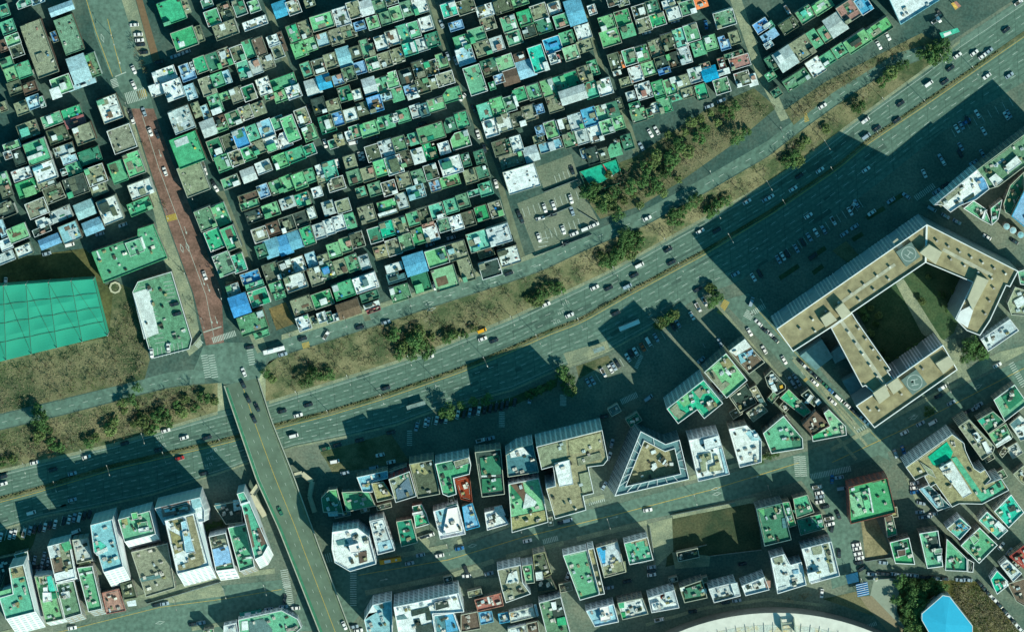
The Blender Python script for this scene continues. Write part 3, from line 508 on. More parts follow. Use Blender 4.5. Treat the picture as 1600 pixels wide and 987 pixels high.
        for i in range(rr.randint(6, 15) if col in 'sdxwye' else rr.randint(2, 8)):
            p = loc(rr.choice((-1, 1))*rr.uniform(.2, .45)*W, rr.choice((-1, 1))*rr.uniform(.05, .45)*D)
            k = rr.random(); nm, mm = ('air_conditioner', CLUT) if k < .4 else ('plant_box', DARKC) if k < .75 else ('storage_box', rr.choice((RM('w'), RM('o'), RM('p'), RM('z'))))
            piece(nm, mm, o, O, *p, ht, rr.uniform(.3, 1.5), rr.uniform(.25, .8), rr.uniform(.2, .9), a+rr.choice((0, 1.57)))
        for _k in range(rr.choice((0, 1, 1, 2, 2, 3)) if W > 4 else 0):
            fu, fv = rr.uniform(.15, .5), rr.uniform(.12, .45); p = loc(rr.uniform(-1, 1)*(.46-fu/2)*W, rr.uniform(-1, 1)*(.46-fv/2)*D); piece('roof_sheet', RM(rr.choice('zdeyksswo'+col*3)), o, O, *p, ht, W*fu, D*fv, rr.choice((.06, .12, .3, .9)), a)
for r in recs: house(r)
if rest_w.v:
    root = thing('small_houses', (0, 0, 0)); tag(root, 'smallest sheds and annexes squeezed between the houses of the dense northern quarter', 'small houses', kind='stuff')
    rest_w.build('wall', WALLM[1], root)
    for k, b in rest_r.items(): b.build('roof', RM(k), root)
print('HOUSES', len(recs), {k: len(v) for k, v in blocks.items()})
# ------------------------------------------------------------ larger buildings
BT = {'R': (0,833), 'Q': (0,760), 'S': (220,750), 'T': (240,833), 'U': (490,690), 'V': (490,833), 'X': (720,640), 'Y': (720,780), 'y': (720,833), 'Z': (940,640), 'a': (960,833), 'b': (1160,700), 'C': (1000,520), 'D': (1140,540), 'E': (1350,640), 'F': (1350,770), 'G': (1160,833), 'I': (1420,200), '0': (0,0)}
# tile height roof wall parapet batter | outline | details  (detail = colour:height:x,y,...)   | label | category
BL = """
R 31 v w w 8,44|90 340 235 305 355 780 60 855 -10 640 130 600|x:.15:105 350 232 320 250 425 125 450;l:.3:-10 580 125 545 130 600 0 620|tall white tower with vivid green roof and a tan square at its north corner|office building
R 14 l w s 5,14|345 425 520 410 640 850 455 890|x:1.5:385 430 430 430 435 500 400 505;w:2:425 590 510 590 520 670 430 690;w:1.6:430 540 475 535 480 590 435 590;t:1:470 430 520 420 570 570 490 580;k:1:500 600 580 590 590 640 510 660|narrow pale green roofed building with small round white rooftop hut|building
R 18 s w w 4,16|475 125 690 70 760 440 560 490|g:1.2:610 100 690 75 720 150 650 185;o:.2:515 250 615 240 640 370 540 390;w:.6:545 400 740 350 750 440 560 475;y:.2:485 130 590 105 605 230 505 250|grey roofed building with brown patch and white terrace on its south side|building
R 12 e s w 5,16|560 500 740 465 820 800 650 850|w:2.2:610 590 690 575 700 640 620 650;d:.8:610 550 660 540 670 580 620 590|dull green roofed building with white stair hut, behind white striped terrace|building
R 12 y s s 3,10|720 60 880 40 930 260 770 300|x:.2:780 270 900 250 910 300 790 320|light grey flat roof beside the tall pale grey tower|building
R 13 g s w 6,16|770 340 925 320 1025 750 885 780|w:.6:795 400 920 375 930 395 800 420|long narrow green roofed building west of the salmon roofed house|building
Q 31 c w w 8,46|905 380 1125 320 1165 500 1235 795 1035 855 985 690 940 650|t:.3:930 560 1000 545 1060 590 1000 640 950 655;w:.4:950 660 1070 600 1080 640 970 690|tall pale grey roofed tower with small turquoise patch and bright white south face|office building
R 6 p s p 1,2|1020 590 1190 550 1260 770 1065 805||low salmon roofed house in front of the white faced tower|house
R 7 d s d 1,2|1200 500 1320 470 1370 640 1240 660|w:.6:1265 680 1355 665 1365 720 1280 730|low dark olive roofed annex beside the salmon roofed house|house
Q 24 g w w 4,26|1180 325 1500 235 1560 470 1245 550|x:.4:1215 330 1270 320 1280 380 1225 390;l:2.4:1310 265 1370 255 1385 320 1325 330;w:2.2:1380 420 1485 400 1490 440 1390 455;e:1.6:1380 360 1470 345 1480 400 1385 415|green roofed block with two rooftop huts and white tiled south face|building
0 8 s s s 1,2|205 862 262 848 274 918 228 932|q:.3:217 903 250 896 252 902 219 909|wide low building with bare mottled concrete roof between green block and white tower|building
S 28 w w w 5,12|140 275 590 165 640 300 640 410 230 440|p:1.3:205 270 480 205 495 300 220 370;z:1.5:225 280 470 222 478 240 235 300;w:1.7:235 290 465 262 470 280 240 320;c:1:500 190 600 170 610 260 520 290|white block with a salmon framed roof pit, north half of the white tower pair|office building
S 33 w w w 6,40|240 400 545 320 690 850 365 935|x:.3:275 410 420 380 435 490 380 505;x:.3:290 500 400 560 430 700 340 740;x:.3:455 370 520 350 640 820 550 880 380 900 370 850 470 820 480 740 540 710;c:1.8:400 420 450 400 540 710 450 730|tall white tower with sandy roof gardens and striped white south face|office building
S 14 s w w 6,24|680 560 850 520 940 880 750 905|b:.6:715 690 880 650 905 820 745 860;z:.4:690 560 840 530 850 580 700 600;k:.3:760 870 930 840 940 880 760 900|narrow building with bright blue rooftop sheet beside the white tower|building
S 12 v s w 5,14|870 470 1060 430 1140 860 990 910|w:.8:1020 770 1110 760 1115 780 1025 790|vivid green roofed block with dark shadowed north end near the overpass|building
S 22 t w w 6,28|960 130 1030 110 1085 210 1275 650 1220 750 1140 790 1010 260|o:.3:1030 350 1070 340 1140 660 1100 680;o:.3:1160 480 1210 470 1255 630 1205 660;w:1:990 235 1090 205 1095 225 1000 255|slender turquoise roofed building with two brown strips, nearest the overpass|office building
S 6 z s s 0,0|730 250 1000 200 1020 420 850 440|q:.4:740 230 850 230 855 260 745 290;c:.4:920 200 985 195 1000 290 930 310|low dark roofed building north of the narrow green roofed blocks|building
T 9 g w w 1,2|845 860 1280 765 1440 850 1480 940 1400 1010 860 1010|w:.3:880 880 940 870 950 960 880 970;q:.3:950 880 1100 850 1190 960 1180 1000 960 1000|six sided pale green roofed building at the bottom edge beside the overpass|building
T 8 y w w 1,2|700 920 830 890 850 1010 700 1010||small light grey roof cut by the bottom edge west of the six sided green roof|building
T 7 g s s 0,0|500 960 600 950 600 1010 500 1010||tiny green roof at the bottom edge of the picture|building
R 8 e s w 1,2|140 210 275 175 298 290 190 305||small dull green roof north-east of the tall green tower|building
R 6 z s d 0,0|-20 250 138 215 192 305 90 330 0 560 -20 560||low dark roof behind the tall green tower at the left edge|building
U 9 k s s 0,0|75 560 150 480 235 470 300 715 95 700|l:.05:150 480 230 472 240 590 165 490;c:.4:140 700 240 690 245 740 150 745|dark green roof with cut corner beside the footbridge stairs|building
U 8 g s s 0,0|280 500 480 490 560 500 620 640 330 700||wide green roof with chequered light, east of the cut corner roof|building
U 14 c s w 0,0|430 350 740 285 745 360 590 400 590 500 490 500||light blue roof facing the parking road, north of the wide green roof|building
U 15 x s s 0,0|575 410 700 395 805 560 635 600||sandy pitched roof between light blue roof and the solar panels|building
U 24 s p w 0,0|750 370 960 290 1030 540 820 605|k:.3:850 330 940 305 950 360 870 375;Q:.4:820 480 950 350 1000 530 840 580|building covered by a blue grid of solar panels|building
U 10 q s s 0,0|745 300 930 240 955 290 750 350||grey teal roof north of the solar panels|building
U 22 d s s 0,0|955 220 1200 175 1265 520 1040 560|x:.2:970 230 1060 205 1150 310 1110 330 1030 290 1000 320|wide low dark roof between solar panels and the green garden roof|building
U 24 g w w 0,1|1215 215 1555 145 1575 230 1560 320 1400 360 1430 520 1350 545 1290 520|k:.4:1240 240 1390 200 1400 270 1270 300;s:1.6:1400 195 1550 155 1560 210 1420 260;z:.3:1270 320 1300 310 1320 360 1290 370|L shaped green roof garden edged in cream parapet|office building
U 9 R s R 0,0|1410 370 1560 330 1590 600 1470 570||rust red roof tucked into the L shaped green roof garden|building
U 16 w w w 0,1|1195 690 1440 620 1520 920 1265 970|k:.4:1330 640 1430 615 1440 650 1340 680;c:.8:1220 690 1340 660 1400 800 1290 900;W:2:1340 670 1440 650 1480 890 1290 930|white roofed hall with dark louvred sides south of the rust red roof|building
0 10 b s b 0,0|722 791 738 785 750 822 728 828||narrow bright blue roof east of the white louvred hall|building
U 8 g s w 0,0|985 640 1080 620 1130 720 1160 820 1020 860|w:2:985 710 1080 690 1085 720 990 735|small green roof with cream hut north of a sunlit yard|house
0 9 k s s 0,0|619 814 643 810 653 847 627 854||dark turquoise roof between white tower and the small sunlit yard|building
0 24 w w w 1,2|518 856 519 830 559 824 577 838 588 880 547 892 523 878|W:2.6:545 852 560 848 562 862 548 864;q:.4:525 845 540 841 545 849 528 852;o:.4:560 862 573 860 574 876 562 880|six sided white tower with rooftop plant beside the overpass|office building
0 18 y w w 1,2|577 813 599 808 617 859 590 866|w:.6:580 816 598 811 603 822 583 826;c:.3:590 848 612 842 616 857 593 862|narrow pale grey tower east of the six sided white tower|office building
V 24 c w w 0,1|505 860 590 710 780 670 790 1010 540 1010|w:.3:510 860 590 715 640 780 540 800|angular white walled building with cut corner at the bottom edge|office building
V 31 w w w 0,1|800 730 1000 690 1450 590 1505 780 1390 790 1190 800 1220 1010 850 1010|z:.4:975 770 1150 730 1190 860 1130 870 1120 790 985 830;z:.4:1000 860 1060 850 1080 920 1180 890 1210 980 1030 990;z:1.4:1210 690 1340 660 1360 730 1220 770;q:.3:830 830 910 810 940 850 840 865|big white office with roof pits and vertical window columns|office building
V 12 q w w 0,0|1200 815 1400 790 1480 1010 1225 1010|B:.3:1310 815 1400 800 1460 960 1330 990|teal roofed lower wing of the big white office|building
y 7 p s p 0,0|135 660 400 590 430 720 170 780|w:.2:260 630 280 625 300 700 280 705|salmon pitched roof with shadowed edge south of the small plaza|house
y 6 o s s 0,0|0 810 170 775 200 950 0 985||brown flat roof at the bottom between white office and blue roofs|house
y 5 b s b 0,0|175 785 310 770 330 880 200 910||shaded blue sheet roof below the salmon pitched roof|shed
y 5 b s b 0,0|370 800 470 780 490 880 390 900||second shaded blue sheet roof east of the larger blue one|shed
y 20 s w w 0,0|365 360 600 310 620 490 700 600 450 690 410 560|w:.5:480 400 560 370 580 480 450 500;s:.9:420 580 520 560 540 650 450 670|cluttered concrete roof with white edge on the street corner|building
y 18 l w s 0,0|610 320 720 300 740 490 650 500|g:.3:640 330 705 318 710 400 650 410|small pale green roof in the corner group of roofs|building
y 16 d s x 0,0|720 210 840 180 910 400 850 430 745 430|w:2.2:745 390 815 380 825 460 755 470|dark olive roof with white hut facing the side street|building
y 8 z s d 0,0|745 470 900 440 960 560 770 590||low charcoal roof south of the dark olive roof|building
y 8 w w s 0,0|480 790 720 730 750 830 500 890|Y:.4:500 800 530 795 535 830 505 835;c:2:730 715 755 710 780 820 760 830|long white roof south of the cluttered corner roof|house
y 16 e w w 0,1|780 690 1000 630 1100 1010 860 1010|z:.4:900 670 1000 645 1040 820 930 840;g:1:960 850 1040 830 1060 910 970 920;w:1:900 690 950 680 960 760 920 765|white edged green and black roof with huts at the bottom edge|building
y 7 w w s 0,0|470 950 650 910 670 1010 470 1010||white metal roof cut by the bottom edge|house
y 7 o s s 0,0|655 900 770 870 790 1010 672 1010||brown roof between white metal roof and the white edged green roof|house
y 16 g w w 0,1|1020 215 1260 160 1385 610 1190 665||big plain green roofed building with white parapet and grey hut strip|office building
y 17 x w w 0,0|1268 155 1330 140 1440 600 1388 610|z:.6:1325 325 1375 315 1385 370 1340 380|cream stair strip attached to the plain green roofed building|building
0 8 y s s 0,0|931 855 965 845 978 893 944 902|b:.12:931 855 946 851 946 880 941 882;s:.1:941 884 977 876 979 893 945 901|grey corrugated roof with blue patch next to the cream stair strip|building
a 14 v w w 0,1|95 95 330 30 390 260 150 310|x:.4:160 80 330 35 345 120 310 130 300 70 170 105;g:.3:100 110 155 95 180 215 130 230|small tower with vivid green roof and brown planting strip|building
y 16 c w w 0,1|1250 770 1530 700 1580 880 1340 930|W:2.2:1390 740 1480 720 1500 860 1400 880;b:.3:1330 870 1480 850 1480 900 1340 925|white building with faceted light blue tent roof|building
a 17 w s s 0,1|30 690 280 640 340 800 80 860|g:.4:35 690 95 680 100 740 45 750;g:.4:65 790 110 785 115 850 80 855;y:.2:130 740 250 720 270 800 150 820|white roof with green corners facing the ring road|building
a 18 w w w 0,1|335 640 600 560 650 740 370 790|y:1.6:500 590 580 570 620 690 520 710;R:.5:460 610 490 605 495 650 465 650;w:1.3:370 700 450 680 465 760 385 775|white roof crowded with small huts, second on the ring road|building
a 15 d s s 0,0|650 540 880 460 930 640 700 690|k:.8:690 560 860 500 880 620 710 650;w:.6:655 540 700 530 710 570 665 580;c:.6:860 560 920 550 925 600 870 605|dark cluttered roof between two white roofed buildings on the ring road|building
a 19 y w w 0,1|940 550 1210 480 1262 620 995 690|w:1.8:1160 500 1230 490 1260 610 1200 620;z:.3:1000 650 1180 610 1185 625 1005 670|pale grey roof with small shaded step, third on the ring road|building
a 19 w w w 0,1|1270 520 1500 430 1550 560 1310 620|p:.3:1500 470 1560 470 1560 540 1520 550|white roof beside a brown lower roof, fourth on the ring road|building
G 18 w w w 0,1|280 240 420 200 480 310 590 280 640 510 350 600|s:1:310 250 400 225 410 290 325 310;b:.5:500 370 560 360 565 400 510 405;y:.3:360 540 440 520 450 560 370 580|stepped white roof crowded with plant units and a pergola|office building
G 20 w w w 0,2|590 150 890 75 975 420 685 500|s:.5:690 140 790 120 800 200 710 215;s:.5:810 110 860 100 915 380 880 395;w:2.4:650 400 770 370 780 460 670 490|white roof with raised planters beside the parking street|office building
b 19 k c q 0,1|135 600 400 540 412 600 490 910 220 975|l:.05:150 600 215 590 225 690;q:.4:395 700 445 690 450 790 405 800|large dark green roofed hall edged in blue grey|building
b 11 g s s 0,0|395 540 470 530 540 770 470 790|c:.6:430 680 490 670 500 720 440 730|narrow green strip roof attached to the dark green hall|building
b 10 g s s 0,0|505 500 650 460 720 640 540 700|k:.3:500 620 640 590 690 630 550 680|green roof in half shadow beside the parked cars|building
b 9 k s s 0,0|540 710 790 650 830 800 580 870|g:.1:700 680 790 655 810 760|dark green roof south of the half shaded green roof|building
b 19 g p R 0,1|1060 385 1240 340 1450 290 1535 640 1080 755|l:.8:1185 425 1260 400 1310 640 1240 655;l:.3:1065 465 1180 430 1235 650 1110 690;w:1.2:1255 395 1270 392 1315 640 1300 645|red framed building with two tone green roof|office building
b 9 e s s 0,0|1420 690 1500 660 1550 860 1450 890|o:.8:1430 690 1490 675 1495 720 1440 735;g:.2:1445 800 1530 790 1545 850 1455 870|small mixed roof leaning on the red framed building|building
F 13 g s w 0,1|255 490 450 440 510 710 310 700|k:.2:290 500 430 470 440 560 300 600;o:1.6:330 570 415 560 420 620 345 635|green roof with brown hut east of the sandy lot|building
F 13 g s w 0,1|550 400 740 370 790 730 630 750|z:.2:620 440 750 430 750 540 660 560;e:2:690 560 780 550 780 600 710 610;w:1.8:730 630 780 620 780 680 740 690|tall green roof with pale huts on its east side|building
F 12 g s w 0,1|825 450 1030 650 1030 780 810 770|k:.1:990 620 1030 660 1030 770 950 750|triangular green roof next to a thin white edged corner|building
F 10 z w w 0,1|1036 655 1100 690 1090 790 1034 785||tiny dark corner roof with white frame east of the triangular roof|building
F 14 g s w 0,1|965 520 1155 340 1335 515 1150 700|l:1.8:1055 445 1100 415 1150 470 1100 515;s:.4:1100 380 1150 390 1150 440 1110 430|diamond shaped green roof with pale green hut|building
F 15 t w w 0,1|825 350 960 240 1070 340 955 465|b:2.2:925 320 970 285 1045 350 990 375;s:.4:830 350 900 290 930 320 860 390|small white walled building with turquoise and blue roof|building
F 14 t s w 0,1|1145 270 1230 180 1440 370 1340 460|w:1.6:1310 310 1345 275 1430 360 1390 390;Y:.6:1265 350 1295 345 1300 380 1270 390|turquoise roof with white slab between two other green roofs|building
F 14 t s w 0,1|1300 180 1470 10 1600 190 1445 345|k:.2:1310 180 1350 140 1400 200 1350 250;z:.6:1440 140 1510 120 1520 170 1460 190|turquoise roof with dark plant in its middle at the right edge|building
F 10 t w w 0,1|1265 860 1330 770 1440 880 1430 930 1330 1010 1300 950|w:.5:1380 890 1420 870 1450 920 1400 950|turquoise five sided roof at the lower right crossing|building
F 11 w w w 0,1|1360 720 1430 660 1580 800 1490 885|q:1.5:1435 780 1480 750 1520 790 1470 820|white roof with grey hut above the five sided turquoise roof|building
F 9 r s r 0,0|1450 630 1600 520 1640 560 1640 790|R:.4:1500 640 1540 560 1570 545 1530 690|salmon red roof at the lower right edge|house
F 6 o s s 0,0|1430 905 1600 850 1640 900 1640 1150 1520 1080|||brown roof group cut by the right edge|house
E 28 x w w -4,-2|415 570 880 240 1000 330 1015 400 1060 500 1100 580 1160 620 1210 590 1270 690 1210 745 1370 680 1450 800 1180 940 950 935 880 970 715 740 660 770 600 660 650 630 510 700|v:.3:640 470 830 320 890 420 870 480 720 560 690 550;v:.3:870 480 925 470 1180 830 1370 700 1405 780 1180 925 1120 850;w:3:755 580 880 510 1080 830 990 880;s:1.5:560 520 680 600 720 680 640 640;k:.2:720 480 850 450 870 490 750 570|stepped tan roofed complex with vivid green walkway and white rooftop halls|office building
E 24 s s s -2,-1|940 165 1050 90 1310 370 1285 430 1180 500|z:.4:1030 150 1070 140 1120 220 1080 250;w:1.6:1080 240 1130 220 1190 300 1140 330;w:1.4:1180 330 1220 310 1280 420 1230 440|long grey tower with pale huts between green roofs and tan complex|office building
E 14 k s s 0,0|1130 100 1290 10 1410 120 1240 240|t:1.2:1140 110 1190 80 1220 120 1180 150|dark green roof with turquoise hut east of the grey tower|building
E 12 l s s 0,0|1240 240 1420 130 1490 270 1320 370|w:1:1310 350 1450 250 1480 290 1330 380;k:.2:1290 250 1430 180 1440 215 1320 290|pale green roof with long cream step east of the grey tower|building
0 12 g s w 0,0|1552 624 1585 600 1606 630 1570 658|k:1:1566 620 1590 606 1600 622 1578 640|green roof with darker raised middle at the right edge|building
E 12 w s s 0,0|1450 140 1560 50 1640 120 1640 290 1560 310|q:1:1455 140 1540 80 1580 130 1500 190|pale grey roofed building at the right edge below the green roofs|building
E 8 x s s 0,0|1350 440 1400 360 1450 400 1380 480|||small salmon brown shed east of the grey tower|shed
E 9 s s s 0,0|1490 640 1600 550 1640 620 1640 780 1560 720|||cluttered concrete roof at the right edge beside the turquoise roofs|building
E 10 q s w 0,0|545 790 655 745 868 965 735 1010|c:.8:560 790 590 775 760 960 730 980;q:2:680 860 760 840 800 960 740 970|teal glazed lower hall beside the tan complex|building
C 34 v w w -2,-3|265 755 635 465 830 700 640 855 570 765 380 905|l:.3:385 680 480 600 540 680 440 740;s:.9:540 590 620 530 675 600 630 610 600 660;s:.9:640 720 720 650 775 715 690 780;s:.9:300 760 370 700 400 770 460 800 390 860 340 820;w:1.4:510 680 545 670 548 690 515 705|vivid green roofed tower with three brown planters and white parapet|office building
C 22 l s w -1,-1|640 390 860 200 1075 470 865 650|x:1.2:800 300 880 250 940 320 860 370;s:.6:650 400 730 370 820 500 780 550;w:.6:850 390 880 370 920 410 890 430;s:.3:770 540 860 480 900 510 810 590|pale green roof with tan skylight frame next to the white parapet tower|office building
C 13 o s s -1,-1|890 180 1050 60 1130 160 1250 290 1090 410 950 250|w:1.3:890 180 1050 60 1110 140 960 230;b:.5:1060 200 1130 160 1135 210 1080 240;c:.4:980 220 1060 190 1080 270 1010 310|brown roof with white northern half and blue patch on the diagonal street|building
C 9 s s s 0,0|1060 800 1210 700 1280 780 1130 890|w:.4:1100 820 1200 750 1206 758 1106 828|tan roof with a thin white rail in a dark yard|building
C 8 x s s 0,0|1090 560 1160 520 1270 720 1220 735|q:1:1180 660 1220 650 1240 690 1200 700|cream strip roof along the alley|building
C 6 z s s 0,0|890 640 1070 500 1170 700 1000 800||low charcoal yard roof south of the pale green roof|building
D 12 z s s 0,0|350 310 420 240 560 390 560 430 470 490 380 400|w:.8:400 290 440 280 450 330 410 340;w:.8:410 400 450 380 480 450 430 470;Y:.5:500 400 530 390 535 420 505 430;c:.5:380 350 430 330 440 380 400 390|dark roof crowded with white plant units beside the diagonal street|building
D 10 g s s 0,0|500 520 590 430 820 660 740 710|s:.5:660 560 720 540 780 620 720 640;l:.4:560 450 600 440 640 500 600 520|long thin green roof parallel to the diagonal street|building
D 9 d s s 0,0|710 490 790 430 870 530 850 610|w:2:750 570 810 485 840 510 790 580;w:2:855 560 890 530 920 565 880 600|dark olive roof with two white slabs|building
D 15 o s o 0,0|730 790 860 650 1000 790 830 900|||dark brown square roof standing among green roofs|building
D 14 l s w 0,0|940 670 990 630 1160 800 1170 890 830 955 820 890 1000 800|g:.2:830 890 1000 850 1040 900 1160 870 1165 890 840 945|pale green corner roof wrapping the dark brown square roof|building
0 15 g s w 0,0|1192 676 1224 649 1254 684 1255 700 1205 708|k:.2:1234 668 1250 680 1254 698 1240 700|turquoise green corner roof west of the dark brown square roof|building
0 36 x w w -3,-5|838 697 941 671 950 717 943 726 919 729 928 770 911 774 916 796 867 810 853 762 868 758 864 728 846 733|w:2:866 724 890 718 896 756 874 760;s:.5:840 700 884 688 886 712 846 730;s:.6:902 716 938 706 941 716 904 728;s:.8:905 740 922 736 926 766 910 770;x:.3:888 688 938 676 940 700 890 710|tall tan roofed complex with white parapet and stepped plan|office building
X 22 l w w 0,-1|475 740 780 680 850 980 875 1120 510 1225|o:.7:500 750 620 730 670 930 640 945 600 870;k:.3:500 760 560 740 600 880 520 920;w:.8:650 830 760 920 740 960 620 990;x:.3:490 1080 850 1000 870 1120 520 1210|green roof with planted bed and tan southern terrace|office building
X 26 q w s 0,-1|450 450 560 380 720 340 780 620 470 670|w:.5:490 400 625 370 680 445 500 480|teal shaded roof with one sunlit white panel|building
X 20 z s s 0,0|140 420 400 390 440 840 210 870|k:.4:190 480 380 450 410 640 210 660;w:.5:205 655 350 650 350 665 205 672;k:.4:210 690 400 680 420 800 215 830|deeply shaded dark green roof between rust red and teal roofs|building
0 11 w w w 0,0|757 800 782 794 795 818 761 828|w:1.6:772 792 784 789 790 804 776 808;z:.3:784 795 792 793 795 806 788 808|white stepped roof south of the deeply shaded roof|building
Z 28 q c w -9,-1|390 210 640 340 780 295 875 690 130 860|s:-9:440 330 620 410 780 370 840 660 250 790;w:.9:120 830 870 665 880 695 130 870;x:-5:430 500 700 430 760 600 420 640|triangular glass tower with open steel frame around a roof court|office building
Z 28 w w w 0,-5|870 300 1170 240 1280 640 965 715|w:2.6:1020 300 1170 255 1205 360 1040 410;s:.9:970 450 1090 430 1100 500 1040 520 1050 610 1000 620;x:1.1:1125 460 1160 455 1200 600 1080 620 1080 570 1140 550;c:.6:1180 390 1210 380 1275 630 1240 640|white tower with two roof gardens east of the triangular glass tower|office building
Z 20 w s w 0,-2|1270 190 1450 150 1600 310 1600 520 1380 575|c:.6:1430 220 1530 200 1600 300 1500 310;w:1.6:1520 245 1560 235 1570 275 1530 280|white roof with bushes along its southern edge|building
I 21 w w w 0,-1|146 457 404 246 454 308 477 362 400 423 300 462 246 500 192 454|s:.4:170 450 300 345 320 365 190 470;b:.6:404 310 445 290 475 350 430 370;z:.3:320 430 385 385 390 405 330 445|white roofed corner building with long narrow terraces|office building
I 20 e s s 0,-1|404 246 683 38 760 -20 760 200 683 230 531 346 477 362|w:1.4:475 300 515 270 560 310 510 350;w:1.8:560 235 640 165 670 205 585 270;z:.4:590 230 625 200 640 215 605 245;y:.1:500 220 560 180 570 190 510 235|long dull green roof running to the right edge with white rooftop huts|office building
I 10 g s w 0,0|323 477 385 430 454 477 492 577 430 546|k:.2:420 470 455 480 450 540 425 545;w:1.4:450 490 465 485 448 545 432 540|small green roof wedge behind the white corner building|building
I 11 g s w 0,0|485 477 554 423 531 540 492 577|||kite shaped green roof next to the wedge|building
I 12 b s b 0,-1|608 523 683 369 760 300 760 640 700 600|||large shaded blue roof at the right edge|hall
I 9 k s s 0,0|560 450 600 340 683 260 683 365 605 520 570 500|||dark green roof beside the large shaded blue roof|building
0 10 y w w 0,0|1532 530 1578 498 1592 516 1544 549|w:.4:1534 532 1546 524 1554 536 1543 545|pale grey roof beside the park east of the big complex|building
0 9 s s s 0,0|1574 474 1586 448 1610 456 1610 494 1580 492|w:.8:1584 470 1598 462 1604 474 1590 482|cluttered light roof against the east wing of the big complex|building
0 9 g s w 0,0|1590 424 1604 420 1610 446 1594 444|||small green roof touching the right edge beside the big complex|building
0 12 w c c 0,0|1386 -8 1462 -20 1500 -20 1407 39||large pale grey roof with blue eaves beside the slanting alley|hall
0 7 v s g 0,0|143 394 215 369 215 358 240 350 262 403 162 442|g:1.6:195 380 218 372 226 392 204 401;w:.5:219 371 222 370 228 388 225 389;w:.5:150 392 152 391 159 407 156 408|long plain green roofed school building with vents|school
0 6 e s w 0,0|207 456 215 440 268 424 300 530 296 545 237 560|w:.1:207 458 232 450 248 520 225 530|green parking deck with painted bays and white ramp roof|parking deck
0 5 g w w 0,0|1366 903 1372 903 1372 904 1366 904|||thin green gate beam beside the plaza|gate
"""
SCL = {'I': 3.7}
ROOFS2 = {'Q': mat('solar_panels', (88,126,138), rough=.4), 'W': mat('white_metal_roof', (236,238,226), stain=.08)}
def RM2(k): return ROOFS2[k] if k in ROOFS2 else RM(k)
WW = {'w': mat('facade_white', (222,238,230), stain=.08), 's': mat('facade_stone', (150,154,134)), 'p': mat('facade_red_brick', (168,90,72)), 'c': mat('facade_steel_glass', (120,150,150), rough=.35, spec=.5), 'g': WALLM[1]}
def PM(k): return PARA[1] if k == 'w' else PARA[0] if k in 's' else RM(k)
